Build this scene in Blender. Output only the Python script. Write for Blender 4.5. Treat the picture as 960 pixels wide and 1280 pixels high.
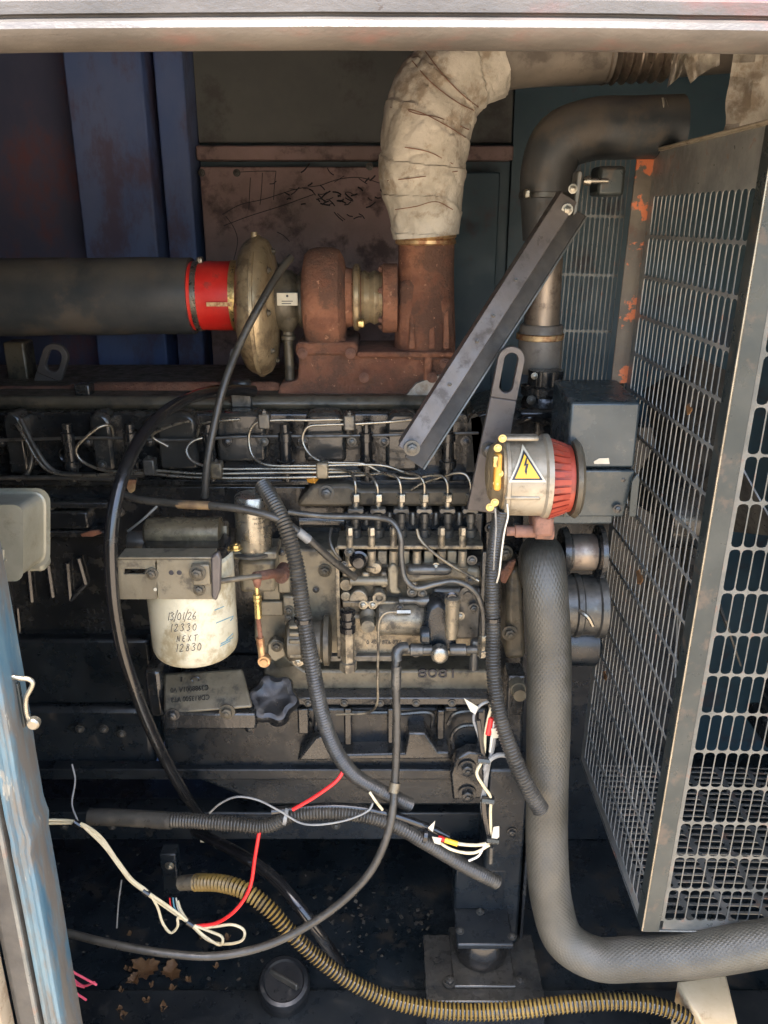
import bpy, bmesh, math, random
from mathutils import noise as mn0
from mathutils import Vector, Matrix
R = math.radians
random.seed(7)
S = bpy.context.scene
COL = S.collection
for o in list(bpy.data.objects):
    bpy.data.objects.remove(o)

# ------------------------------------------------------------------ camera
PITCH = R(19.7); FPX = 1026.0; CAM = Vector((0, 0, 1.6))
cd = bpy.data.cameras.new('camera'); cam = bpy.data.objects.new('camera', cd); COL.objects.link(cam)
cam.location = CAM; cam.rotation_euler = (R(90) - PITCH, 0, 0)
cd.sensor_fit = 'VERTICAL'; cd.sensor_height = 36.0; cd.lens = FPX / 1280 * 36.0
cd.clip_start = 0.02; cd.clip_end = 3000
S.camera = cam

# ------------------------------------------------------------------ sky, sun, exposure
SUN_EL, SUN_AZ = R(77.5), R(186)       # high sun behind the camera: the canopy roof shades all but the lowest front edge
W = bpy.data.worlds.new('World'); S.world = W; W.use_nodes = True
wn = W.node_tree.nodes; wl = W.node_tree.links
sky = wn.new('ShaderNodeTexSky'); sky.sky_type = 'NISHITA'; sky.sun_disc = False
sky.sun_elevation = SUN_EL; sky.sun_rotation = SUN_AZ
sky.air_density = 1.0; sky.dust_density = 3.0; sky.ozone_density = 0.9
wl.new(sky.outputs['Color'], wn['Background'].inputs['Color'])
wn['Background'].inputs['Strength'].default_value = 0.15
sl = bpy.data.lights.new('sun', 'SUN'); so = bpy.data.objects.new('sun', sl); COL.objects.link(so)
sl.energy = 2.0; sl.angle = R(0.5); sl.color = (1.0, .93, .82)
sd = Vector((math.sin(SUN_AZ) * math.cos(SUN_EL), math.cos(SUN_AZ) * math.cos(SUN_EL), math.sin(SUN_EL)))
so.rotation_euler = sd.to_track_quat('Z', 'Y').to_euler()
vs = S.view_settings
vs.view_transform = 'Standard'; vs.look = 'None'; vs.gamma = 1; vs.exposure = 2.85; vs.use_curve_mapping = False
S.render.engine = 'CYCLES'
S.cycles.use_denoising = True
S.cycles.max_bounces = 8; S.cycles.diffuse_bounces = 5; S.cycles.glossy_bounces = 4
S.cycles.caustics_reflective = False; S.cycles.caustics_refractive = False
S.cycles.sample_clamp_indirect = 6

# ------------------------------------------------------------------ measuring helpers
CP, SP = math.cos(PITCH), math.sin(PITCH)
def ray(px, py):
    u = (px - 480) / FPX; v = (640 - py) / FPX
    return Vector((u, CP + v * SP, -SP + v * CP))
def pt(px, py, Y):
    d = ray(px, py)
    return CAM + d * (Y / d.y)
def ps(py, Y):
    return Y / (ray(480, py).y * FPX)
def ptz(px, py, Z):
    d = ray(px, py)
    return CAM + d * ((Z - CAM.z) / d.z)

# ------------------------------------------------------------------ materials
MAT = {}
def mat(name, c1, c2=None, scale=18, rough=.5, rvar=.15, metal=0.0, bump=.15, bscale=120, dirt=None, dust=None, coat=0, spec=.5, chips=None, stretch=None):
    m = bpy.data.materials.new(name); m.use_nodes = True
    n = m.node_tree.nodes; l = m.node_tree.links; b = n['Principled BSDF']
    tc = n.new('ShaderNodeTexCoord')
    oi = n.new('ShaderNodeObjectInfo')
    va = n.new('ShaderNodeVectorMath'); va.operation = 'MULTIPLY_ADD'
    l.new(oi.outputs['Random'], va.inputs[0]); va.inputs[1].default_value = (7, 3, 5)
    l.new(tc.outputs['Object'], va.inputs[2])
    vec = va.outputs[0]
    if stretch:
        vm = n.new('ShaderNodeVectorMath'); vm.operation = 'MULTIPLY'; l.new(vec, vm.inputs[0]); vm.inputs[1].default_value = stretch; vec = vm.outputs[0]
    def noise(sc, det=6, ro=.6):
        t = n.new('ShaderNodeTexNoise'); t.inputs['Scale'].default_value = sc
        t.inputs['Detail'].default_value = det; t.inputs['Roughness'].default_value = ro
        l.new(vec, t.inputs['Vector']); return t
    def ramp(src, a, bb):
        r = n.new('ShaderNodeMapRange'); r.inputs['From Min'].default_value = a; r.inputs['From Max'].default_value = bb
        r.interpolation_type = 'SMOOTHSTEP'
        l.new(src, r.inputs['Value']); return r.outputs['Result']
    def mix(f, a, bb):
        x = n.new('ShaderNodeMix'); x.data_type = 'RGBA'
        if isinstance(f, (int, float)): x.inputs['Factor'].default_value = f
        else: l.new(f, x.inputs['Factor'])
        for s, k in ((a, 'A'), (bb, 'B')):
            i = [q for q in x.inputs if q.name == k and q.type == 'RGBA'][0]
            if isinstance(s, tuple): i.default_value = (*s, 1)
            else: l.new(s, i)
        return [q for q in x.outputs if q.type == 'RGBA'][0]
    def mul(a, k):
        x = n.new('ShaderNodeMath'); x.operation = 'MULTIPLY'; l.new(a, x.inputs[0])
        if isinstance(k, (int, float)): x.inputs[1].default_value = k
        else: l.new(k, x.inputs[1])
        return x.outputs[0]
    if c2 is None: c2 = tuple(min(1, x * 1.5 + .004) for x in c1)
    n1 = noise(scale)
    col = mix(ramp(n1.outputs['Fac'], .35, .68), c1, c2)
    rsrc = noise(scale * 3.1)
    rr = n.new('ShaderNodeMapRange'); rr.inputs['To Min'].default_value = max(.03, rough - rvar); rr.inputs['To Max'].default_value = min(1, rough + rvar)
    rr.inputs['From Min'].default_value = .3; rr.inputs['From Max'].default_value = .7
    l.new(rsrc.outputs['Fac'], rr.inputs['Value']); ro = rr.outputs['Result']
    if dirt:
        dc, amt, dsc = dirt
        dn = noise(dsc, 8, .68)
        f = ramp(dn.outputs['Fac'], .62 - amt * .3, .72 - amt * .2)
        f = mul(f, min(1, .5 + amt * .5))
        col = mix(f, col, dc)
        rm = n.new('ShaderNodeMath'); rm.operation = 'MULTIPLY_ADD'; l.new(f, rm.inputs[0]); rm.inputs[1].default_value = .25; l.new(ro, rm.inputs[2]); ro = rm.outputs[0]
    if chips:
        cc, th, csc = chips
        cn = noise(csc, 10, .7)
        col = mix(ramp(cn.outputs['Fac'], th, th + .03), col, cc)
    if dust:
        dc, amt = dust
        g = n.new('ShaderNodeNewGeometry'); sx = n.new('ShaderNodeSeparateXYZ'); l.new(g.outputs['Normal'], sx.inputs[0])
        f = ramp(sx.outputs['Z'], .15, .95)
        f = mul(mul(f, ramp(noise(scale * 1.7, 8, .7).outputs['Fac'], .25, .6)), amt)
        col = mix(f, col, dc)
        rm = n.new('ShaderNodeMath'); rm.operation = 'MULTIPLY_ADD'; l.new(f, rm.inputs[0]); rm.inputs[1].default_value = .4; l.new(ro, rm.inputs[2]); ro = rm.outputs[0]
    l.new(col, b.inputs['Base Color'])
    l.new(ro, b.inputs['Roughness'])
    b.inputs['Metallic'].default_value = metal
    b.inputs['Specular IOR Level'].default_value = spec
    b.inputs['Coat Weight'].default_value = coat
    bn = noise(bscale, 6, .65)
    bp = n.new('ShaderNodeBump'); bp.inputs['Strength'].default_value = bump; bp.inputs['Distance'].default_value = .005 if name.startswith('rust') else .002
    l.new(bn.outputs['Fac'], bp.inputs['Height']); l.new(bp.outputs['Normal'], b.inputs['Normal'])
    MAT[name] = m
    m['nd'] = 0
    return m
DUST = (.20, .175, .13)
mat('black_paint', (.008, .0095, .011), (.020, .021, .021), 14, .22, .12, 0, .22, 160, ((.042, .038, .03), .28, 30), (DUST, .16), coat=.35)
mat('black_oily', (.005, .008, .011), (.013, .017, .020), 10, .30, .14, 0, .35, 60, ((.035, .031, .026), .2, 26), ((.10, .09, .07), .12))
mat('brown_casting', (.066, .056, .038), (.115, .098, .067), 22, .38, .14, .15, .35, 190, ((.018, .017, .015), .42, 28), (DUST, .3))
mat('pump_casting', (.165, .138, .092), (.27, .23, .16), 26, .32, .13, .35, .3, 220, ((.022, .020, .018), .5, 38), (DUST, .2))
mat('tan_casting', (.125, .106, .070), (.19, .162, .11), 22, .40, .12, .15, .35, 190, ((.03, .027, .022), .4, 28), None)
mat('grey_plate', (.145, .126, .086), (.20, .176, .122), 20, .40, .12, .2, .2, 160, ((.04, .036, .03), .36, 30), None)
mat('steel', (.24, .222, .18), (.36, .335, .275), 30, .30, .12, .85, .15, 200, ((.13, .11, .08), .18, 50), None)
mat('dark_steel', (.07, .07, .066), (.13, .125, .11), 26, .36, .14, .6, .2, 180, ((.04, .036, .03), .35, 45), (DUST, .2))
mat('brass', (.52, .38, .15), (.66, .5, .22), 30, .32, .12, .85, .15, 180, ((.14, .09, .04), .35, 55), None)
mat('bronze', (.40, .24, .12), (.58, .42, .22), 40, .42, .15, .7, .3, 180, ((.26, .10, .05), .5, 60), None)
mat('rust', (.16, .066, .038), (.35, .155, .085), 26, .88, .08, 0, 1.0, 130, ((.062, .038, .029), .6, 13), ((.36, .2, .13), .2), chips=((.36, .19, .115), .62, 70))
mat('rust_dark', (.16, .08, .055), (.26, .13, .085), 15, .8, .1, 0, .5, 90, ((.09, .06, .05), .45, 25), None)
mat('gold_casting', (.31, .24, .14), (.46, .36, .22), 18, .38, .12, .5, .4, 130, ((.11, .075, .045), .42, 22), None)
mat('alu_casting', (.27, .235, .175), (.38, .335, .255), 18, .40, .1, .35, .25, 200, ((.16, .13, .085), .36, 34), None)
mat('white_filter', (.43, .395, .275), (.54, .51, .385), 9, .33, .08, 0, .05, 60, ((.22, .175, .09), .55, 15), None, .2, chips=((.12, .10, .06), .68, 30))
mat('red_silicone', (.55, .018, .014), (.68, .04, .025), 20, .42, .1, 0, .1, 140, ((.16, .05, .04), .18, 30), None)
mat('red_paint', (.25, .032, .016), (.34, .058, .03), 24, .5, .1, 0, .15, 140, ((.14, .05, .035), .35, 30), None)
mat('boss_paint_lit', (.020, .022, .022), (.040, .040, .037), 16, .20, .1, .1, .2, 160, ((.06, .05, .038), .3, 26), (DUST, .2), coat=.4)  # lighter copy of black_paint; light on the bosses is painted in
mat('rubber', (.008, .008, .0085), (.015, .015, .0145), 22, .20, .08, 0, .06, 160, ((.030, .028, .024), .18, 40), None, coat=.3)
mat('black_plastic', (.009, .010, .011), (.018, .018, .018), 22, .34, .1, 0, .1, 90, ((.08, .07, .055), .25, 30), None)
mat('rubber_dusty', (.026, .0245, .021), (.048, .044, .036), 22, .34, .12, 0, .2, 160, ((.075, .066, .05), .35, 30), (DUST, .12))
mat('loom', (.026, .0245, .021), (.046, .042, .034), 26, .34, .1, 0, .1, 140, ((.085, .074, .054), .32, 36), (DUST, .12))
mat('wire_cream', (.52, .44, .27), (.62, .54, .36), 40, .42, .1, 0, .05, 100, ((.3, .23, .14), .25, 60), None)
mat('wire_white', (.55, .53, .45), (.62, .60, .52), 40, .42, .1, 0, .05, 100, ((.3, .27, .2), .2, 60), None)
mat('wire_red', (.62, .018, .018), (.72, .03, .03), 40, .38, .1, 0, .05)
mat('wire_pink', (.50, .06, .10), (.60, .1, .14), 40, .4, .1, 0, .05)
mat('wire_grey', (.16, .16, .155), (.24, .24, .22), 40, .4, .1, 0, .05)
mat('wire_brown', (.14, .09, .05), (.30, .2, .10), 50, .4, .1, 0, .05)
mat('yellow', (.72, .38, .02), (.80, .48, .04), 20, .45, .1, 0, .08)
mat('conduit_yellow', (.19, .115, .022), (.27, .175, .045), 20, .38, .1, 0, .1, 120, ((.07, .05, .025), .4, 40), None)
mat('white_label', (.46, .43, .33), (.54, .50, .40), 30, .5, .1, 0, .05, 80, ((.5, .42, .28), .15, 50), None)
mat('ink', (.012, .013, .02), (.03, .03, .035), 200, .5, .1, 0, .02)
mat('ink_blue', (.06, .22, .30), (.1, .3, .38), 200, .5, .1, 0, .02)
mat('orange', (.62, .27, .03), (.72, .36, .06), 30, .5, .1, 0, .1)
mat('blue_panel', (.105, .175, .40), (.175, .235, .44), 5, .42, .12, 0, .12, 40, ((.125, .085, .11), .45, 7), None, chips=((.20, .085, .05), .72, 22), stretch=(1, 1, .5))
mat('navy_panel', (.10, .125, .215), (.16, .155, .24), 5, .5, .12, 0, .12, 40, ((.27, .115, .115), .42, 5), None, stretch=(1, 1, .6))  # maroon patches: rust, enlarged so the reddish glow sits in the colour
mat('olive_panel', (.115, .125, .118), (.155, .165, .152), 4, .55, .1, 0, .12, 40, ((.07, .065, .062), .25, 6), None)
mat('brown_panel', (.25, .18, .165), (.37, .25, .235), 6, .55, .12, 0, .2, 50, ((.06, .042, .044), .46, 11), None)
mat('dark_panel', (.040, .085, .112), (.060, .108, .132), 5, .5, .12, 0, .15, 40, ((.075, .055, .06), .3, 8), None)
mat('cream_paint', (.40, .32, .215), (.50, .42, .30), 12, .35, .1, .1, .12, 60, ((.26, .17, .10), .25, 30), None)
mat('lintel_paint_reflection', (.074, .067, .060), (.122, .110, .098), 14, .42, .12, .1, .3, 260, ((.21, .062, .05), .36, 4), None, chips=((.06, .045, .035), .66, 60), stretch=(.5, 1, 1))  # red blotches paint a red reflection into the rail's colour
mat('blue_weathered', (.034, .085, .125), (.085, .14, .165), 22, .40, .12, .1, .25, 80, ((.092, .072, .050), .66, 26), None, chips=((.18, .18, .16), .62, 60), stretch=(1, 1, .22))
mat('seal_black', (.022, .021, .02), (.05, .046, .04), 22, .6, .1, 0, .3, 80)
mat('guard_steel', (.085, .092, .088), (.145, .148, .138), 20, .36, .12, .35, .2, 120, ((.16, .075, .045), .2, 40), None, chips=((.34, .14, .08), .68, 40))
mat('guard_steel_lit', (.19, .20, .195), (.28, .285, .27), 20, .38, .12, .35, .2, 120, ((.30, .13, .07), .12, 40), None, chips=((.36, .15, .08), .69, 40))  # lighter copy of guard_steel; light on the side plate is in the colour
mat('guard_paint', (.027, .036, .037), (.048, .056, .054), 10, .32, .1, .3, .14, 60, ((.11, .085, .065), .3, 26), None, chips=((.26, .11, .06), .70, 40))
mat('guard_rusty', (.10, .085, .07), (.15, .13, .10), 14, .5, .1, .2, .25, 80, ((.12, .065, .045), .3, 22), None, chips=((.58, .17, .07), .545, 17))
mat('belt_cover_paint', (.030, .043, .050), (.052, .066, .072), 9, .24, .1, .25, .1, 60, ((.09, .09, .08), .28, 18), None)
mat('strut_paint', (.085, .075, .070), (.125, .112, .103), 12, .38, .12, .2, .2, 120, ((.035, .03, .028), .28, 36), None)
mat('regulator_grey', (.21, .205, .155), (.28, .27, .21), 14, .38, .1, .2, .15, 130, ((.14, .12, .08), .28, 26), None)
mat('rag_wrap', (.36, .335, .28), (.53, .50, .435), 13, .85, .08, 0, 1.0, 90, ((.20, .15, .10), .42, 17), None, chips=((.13, .09, .06), .70, 34))
mat('pipe_black', (.030, .038, .044), (.060, .062, .062), 8, .42, .12, .1, .3, 70, ((.095, .08, .064), .42, 11), (DUST, .5))
mat('pipe_grey', (.15, .135, .115), (.24, .21, .175), 9, .5, .12, .2, .25, 70, ((.09, .075, .065), .35, 16), None)
mat('pipe_steel', (.20, .17, .14), (.32, .26, .20), 12, .38, .12, .65, .2, 90, ((.10, .07, .055), .4, 22), None)
mat('leaf_dry', (.10, .048, .016), (.19, .095, .035), 40, .7, .1, 0, .6, 60, ((.04, .025, .015), .4, 40))
mat('floor_dirty', (.007, .011, .014), (.018, .023, .026), 6, .30, .22, 0, .8, 45, ((.045, .037, .027), .34, 16), None)
mat('ground_sand', (.40, .315, .215), (.48, .385, .275), .8, .9, .05, 0, .5, 12)
mat('foot_paint', (.56, .42, .24), (.66, .52, .33), 12, .5, .1, 0, .15, 60, ((.3, .15, .07), .3, 30), None)
mat('litter', (.028, .025, .02), (.085, .07, .05), 60, .8, .1, 0, .2)
mat('head_casting', (.12, .098, .06), (.20, .16, .095), 22, .30, .1, .5, .35, 150, ((.035, .03, .022), .42, 24), None)

def braid_material():
    m = mat('braided_hose', (.036, .0345, .027), (.064, .060, .047), 9, .46, .12, 0, .1, 140, ((.06, .058, .05), .4, 13), None)
    n = m.node_tree.nodes; l = m.node_tree.links; b = n['Principled BSDF']
    uv = n.new('ShaderNodeUVMap'); uv.uv_map = 'UVMap'
    hs = []
    for a in (32, -32):
        mp = n.new('ShaderNodeMapping'); mp.inputs['Rotation'].default_value = (0, 0, R(a)); l.new(uv.outputs[0], mp.inputs[0])
        w = n.new('ShaderNodeTexWave'); w.bands_direction = 'X'; w.inputs['Scale'].default_value = 62; w.inputs['Distortion'].default_value = .6
        w.inputs['Detail'].default_value = 1
        l.new(mp.outputs[0], w.inputs['Vector']); hs.append(w.outputs['Fac'])
    mx = n.new('ShaderNodeMath'); mx.operation = 'MULTIPLY'; l.new(hs[0], mx.inputs[0]); l.new(hs[1], mx.inputs[1])
    bp = n.new('ShaderNodeBump'); bp.inputs['Strength'].default_value = .4; bp.inputs['Distance'].default_value = .0014
    l.new(mx.outputs[0], bp.inputs['Height'])
    old = b.inputs['Normal'].links[0].from_socket
    l.new(old, bp.inputs['Normal']); l.new(bp.outputs['Normal'], b.inputs['Normal'])
braid_material()

# ------------------------------------------------------------------ mesh builder
def smooth_path(pts, step):
    P = [Vector(p) for p in pts]
    if len(P) == 2: dense = [P[0].lerp(P[1], i / 20) for i in range(21)]
    else:
        Q = [P[0] * 2 - P[1]] + P + [P[-1] * 2 - P[-2]]
        dense = []
        for i in range(1, len(Q) - 2):
            a, b, c, d = Q[i - 1:i + 3]
            t0 = 0; t1 = t0 + max(1e-6, (b - a).length) ** .5; t2 = t1 + max(1e-6, (c - b).length) ** .5; t3 = t2 + max(1e-6, (d - c).length) ** .5
            for k in range(24):
                t = t1 + (t2 - t1) * k / 24
                A1 = a * ((t1 - t) / (t1 - t0)) + b * ((t - t0) / (t1 - t0))
                A2 = b * ((t2 - t) / (t2 - t1)) + c * ((t - t1) / (t2 - t1))
                A3 = c * ((t3 - t) / (t3 - t2)) + d * ((t - t2) / (t3 - t2))
                B1 = A1 * ((t2 - t) / (t2 - t0)) + A2 * ((t - t0) / (t2 - t0))
                B2 = A2 * ((t3 - t) / (t3 - t1)) + A3 * ((t - t1) / (t3 - t1))
                dense.append(B1 * ((t2 - t) / (t2 - t1)) + B2 * ((t - t1) / (t2 - t1)))
        dense.append(P[-1])
    L = [0]
    for i in range(1, len(dense)): L.append(L[-1] + (dense[i] - dense[i - 1]).length)
    n = max(2, int(round(L[-1] / step)))
    out = []; j = 0
    for k in range(n + 1):
        s = L[-1] * k / n
        while j < len(L) - 2 and L[j + 1] < s: j += 1
        f = (s - L[j]) / max(1e-9, L[j + 1] - L[j])
        out.append(dense[j].lerp(dense[j + 1], f))
    return out

class MB:
    def __init__(s): s.v = []; s.f = []; s.m = []; s.uv = {}
    def face(s, idx, m=0): s.f.append(tuple(idx)); s.m.append(m)
    def box(s, a, b, m=0):
        x0, y0, z0 = (min(a[i], b[i]) for i in range(3)); x1, y1, z1 = (max(a[i], b[i]) for i in range(3))
        return s.hexa([(x0, y0, z0), (x1, y0, z0), (x1, y1, z0), (x0, y1, z0), (x0, y0, z1), (x1, y0, z1), (x1, y1, z1), (x0, y1, z1)], m)
    def hexa(s, p, m=0):
        k = len(s.v); s.v += [Vector(q) for q in p]
        for q in ((0, 3, 2, 1), (4, 5, 6, 7), (0, 1, 5, 4), (1, 2, 6, 5), (2, 3, 7, 6), (3, 0, 4, 7)): s.face([k + i for i in q], m)
        return s
    def fbox(s, x0, y0, x1, y1, Y, d, m=0):
        ym = (y0 + y1) / 2; xm = (x0 + x1) / 2
        return s.box((pt(x0, ym, Y).x, Y, pt(xm, y1, Y).z), (pt(x1, ym, Y).x, Y + d, pt(xm, y0, Y).z), m)
    def prism(s, poly, ext, m=0):
        poly = [Vector(p) for p in poly]; ext = Vector(ext); n = len(poly); k = len(s.v)
        nrm = Vector((0, 0, 0))
        for i in range(n): nrm += poly[i].cross(poly[(i + 1) % n])
        if nrm.dot(ext) > 0: poly.reverse()
        s.v += poly + [p + ext for p in poly]
        s.face(range(k, k + n), m); s.face(reversed(range(k + n, k + 2 * n)), m)
        for i in range(n): s.face((k + (i + 1) % n, k + i, k + n + i, k + n + (i + 1) % n), m)
        return s
    def pprism(s, pxs, Y, d, m=0):
        return s.prism([pt(x, y, Y) for x, y in pxs], (0, d, 0), m)
    def ringplate(s, outer, inner, ext, m=0):
        n = len(outer); k = len(s.v); ext = Vector(ext)
        s.v += [Vector(p) for p in outer] + [Vector(p) for p in inner] + [Vector(p) + ext for p in outer] + [Vector(p) + ext for p in inner]
        for i in range(n):
            j = (i + 1) % n
            s.face((k + i, k + j, k + n + j, k + n + i), m)
            s.face((k + 2 * n + j, k + 2 * n + i, k + 3 * n + i, k + 3 * n + j), m)
            s.face((k + j, k + i, k + 2 * n + i, k + 2 * n + j), m)
            s.face((k + n + i, k + n + j, k + 3 * n + j, k + 3 * n + i), m)
        return s
    def tube(s, path, r, seg=12, m=0, caps=True, mf=None, hollow=False):
        n = len(path); T = []
        for i in range(n):
            t = path[min(n - 1, i + 1)] - path[max(0, i - 1)]
            T.append(t.normalized() if t.length > 1e-9 else Vector((0, 0, 1)))
        up = Vector((0, -1, 0)) if abs(T[0].y) < .9 else Vector((1, 0, 0))
        N = (up - T[0] * up.dot(T[0])).normalized()
        k = len(s.v); acc = 0; ss = []
        for i in range(n):
            if i: acc += (path[i] - path[i - 1]).length; N = (N - T[i] * N.dot(T[i])).normalized()
            ss.append(acc)
            B = T[i].cross(N)
            for j in range(seg):
                a = 2 * math.pi * j / seg
                rr = r(acc, a) if callable(r) else r
                s.v.append(path[i] + (N * math.cos(a) + B * math.sin(a)) * rr)
        r0 = r(acc / 2, 0) if callable(r) else r
        for i in range(n - 1):
            mm = mf(ss[i]) if mf else m
            for j in range(seg):
                j2 = (j + 1) % seg
                s.uv[len(s.f)] = [(j / seg * 2 * math.pi * r0, ss[i]), ((j + 1) / seg * 2 * math.pi * r0, ss[i]), ((j + 1) / seg * 2 * math.pi * r0, ss[i + 1]), (j / seg * 2 * math.pi * r0, ss[i + 1])]
                s.face((k + i * seg + j, k + i * seg + j2, k + (i + 1) * seg + j2, k + (i + 1) * seg + j), mm)
        if hollow:
            for e, sg in ((0, 1), (n - 1, -1)):
                q = len(s.v); base = [s.v[k + e * seg + j].copy() for j in range(seg)]; c = path[e]
                s.v += [c + (p - c) * .84 for p in base] + [c + (p - c) * .80 + T[e] * sg * r0 * 1.6 for p in base]
                for j in range(seg):
                    j2 = (j + 1) % seg; a, b_, c2, d2 = k + e * seg + j, k + e * seg + j2, q + j, q + j2
                    for f in ((a, c2, d2, b_), (c2, q + seg + j, q + seg + j2, d2)): s.face(f if sg > 0 else tuple(reversed(f)), m)
                f = [q + seg + j for j in range(seg)]; s.face(list(reversed(f)) if sg > 0 else f, m)
        elif caps:
            s.face([k + j for j in reversed(range(seg))], m); s.face([k + (n - 1) * seg + j for j in range(seg)], m)
        return s
    def lathe(s, prof, o, ax, seg=24, m=0, cap=True):
        o = Vector(o); ax = Vector(ax).normalized()
        u = ax.orthogonal().normalized(); w = ax.cross(u); k = len(s.v); n = len(prof)
        for t, r in prof:
            for j in range(seg):
                a = 2 * math.pi * (j + .5) / seg
                s.v.append(o + ax * t + (u * math.cos(a) + w * math.sin(a)) * max(r, 1e-5))
        for i in range(n - 1):
            for j in range(seg):
                j2 = (j + 1) % seg
                s.face((k + i * seg + j, k + i * seg + j2, k + (i + 1) * seg + j2, k + (i + 1) * seg + j), m)
        if cap:
            s.face([k + j for j in reversed(range(seg))], m); s.face([k + (n - 1) * seg + j for j in range(seg)], m)
        return s
    # lathes measured on the photograph: horizontal, vertical, facing the camera
    def lx(s, prof, py, Y, seg=32, m=0):
        q = ps(py, Y); x0 = pt(prof[0][0], py, Y)
        return s.lathe([((p - prof[0][0]) * q, r * q) for p, r in prof], x0, (1, 0, 0), seg, m)
    def lz(s, px, prof, Y, seg=20, m=0):
        z = [pt(px, p, Y).z for p, r in prof]; pm = (prof[0][0] + prof[-1][0]) / 2
        x = pt(px, pm, Y).x
        return s.lathe([(z[0] - zz, r * ps(p, Y)) for zz, (p, r) in zip(z, prof)], (x, Y, z[0]), (0, 0, -1), seg, m)
    def ly(s, px, py, Y, prof, seg=20, m=0):
        q = ps(py, Y)
        return s.lathe([(t, r * q) for t, r in prof], pt(px, py, Y), (0, 1, 0), seg, m)
    def slots(s, o, u, v, nc, nr, pu, pv, sw, sh, th, m=0):
        o = Vector(o); u = Vector(u).normalized(); v = Vector(v).normalized(); w = u.cross(v).normalized() * th
        r = min(sw / 2, .0056); xc = sw / 2 - r; yc = sh / 2 - r; X, Z = pu / 2, pv / 2; hole = []; out = []
        for sx, sy, a0, o3 in ((1, 1, 0, ((X, yc), (X, Z), (xc, Z))), (-1, 1, 90, ((-xc, Z), (-X, Z), (-X, yc))), (-1, -1, 180, ((-X, -yc), (-X, -Z), (-xc, -Z))), (1, -1, 270, ((xc, -Z), (X, -Z), (X, -yc)))):
            for t in (0, 45, 90): hole.append((sx * xc + r * math.cos(R(a0 + t)), sy * yc + r * math.sin(R(a0 + t))))
            out += list(o3)
        for a in range(nc):
            for b in range(nr):
                c = o + u * (pu * (a + .5)) + v * (pv * (b + .5)); k = len(s.v); n = 12
                ou = [c + u * p + v * q for p, q in out]; ho = [c + u * p + v * q for p, q in hole]
                s.v += ou + ho + [p + w for p in ou] + [p + w for p in ho]
                for i in range(n):
                    j = (i + 1) % n
                    s.face((k + i, k + j, k + n + j, k + n + i), m)
                    s.face((k + 2 * n + j, k + 2 * n + i, k + 3 * n + i, k + 3 * n + j), m)
                    s.face((k + n + i, k + n + j, k + 3 * n + j, k + 3 * n + i), m)
        return s
    def mesh(s, name, mats, origin):
        me = bpy.data.meshes.new(name)
        o = Vector(origin)
        me.from_pydata([tuple(p - o) for p in s.v], [], s.f)
        for q in (mats if isinstance(mats, (list, tuple)) else [mats]): me.materials.append(MAT[q])
        me.polygons.foreach_set('material_index', s.m)
        me.polygons.foreach_set('use_smooth', [True] * len(s.f))
        if s.uv:
            ul = me.uv_layers.new(name='UVMap')
            for fi, c in s.uv.items():
                st = me.polygons[fi].loop_start
                for q, t in enumerate(c): ul.data[st + q].uv = t
        me.update()
        me.set_sharp_from_angle(angle=R(38))
        return me
    def build(s, name, mats, parent=None, bevel=0, label=None, cat=None, group=None, kind=None):
        if parent is not None: org = Vector(parent['org'])
        else:
            xs = [p.x for p in s.v]; ys = [p.y for p in s.v]; zs = [p.z for p in s.v]
            org = Vector(((min(xs) + max(xs)) / 2, (min(ys) + max(ys)) / 2, min(zs)))
        o = bpy.data.objects.new(name, s.mesh(name, mats, org)); COL.objects.link(o)
        o['org'] = tuple(org)
        if parent is not None: o.parent = parent
        else: o.location = org
        if bevel:
            b = o.modifiers.new('bevel', 'BEVEL'); b.width = bevel; b.segments = 2; b.limit_method = 'ANGLE'; b.angle_limit = R(40); b.use_clamp_overlap = True
        tag(o, label, cat, group, kind)
        return o
def tag(o, label=None, cat=None, group=None, kind=None):
    if label: o['label'] = label
    if cat: o['category'] = cat
    if group: o['group'] = group
    if kind: o['kind'] = kind
def thing(name, label, cat, loc, group=None):
    o = bpy.data.objects.new(name, None); COL.objects.link(o); o.location = loc; o['org'] = tuple(loc); o.empty_display_size = .02
    tag(o, label, cat, group); return o

# shared fasteners
def unit_bolt(matn):
    b = MB(); b.lathe([(-.02, 1.45), (.22, 1.45), (.24, 1.3)], (0, 0, 0), (0, 0, 1), 20)
    b.lathe([(.23, .98), (.95, .98), (1.05, .82)], (0, 0, 0), (0, 0, 1), 6)
    b.lathe([(1.03, .45), (1.35, .45), (1.4, .35)], (0, 0, 0), (0, 0, 1), 12)
    return b.mesh('bolt', matn, (0, 0, 0))
BOLT = {k: unit_bolt(k) for k in ('black_paint', 'dark_steel', 'steel', 'brass', 'bronze', 'brown_casting', 'guard_paint', 'rust_dark')}
def bolt(px, py, Y, rpx, parent, m='dark_steel', d=(0, -1, 0), name='bolt', p=None):
    o = bpy.data.objects.new(name, BOLT[m]); COL.objects.link(o); o.parent = parent
    p = pt(px, py, Y) if p is None else Vector(p)
    sc = rpx * ps(py, Y)
    q = Vector(d).to_track_quat('Z', 'Y').to_matrix().to_4x4() @ Matrix.Rotation(random.random() * 6, 4, 'Z')
    o.matrix_local = Matrix.Translation(p - Vector(parent['org'])) @ q @ Matrix.Diagonal((sc, sc, sc, 1))
    return o
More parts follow.
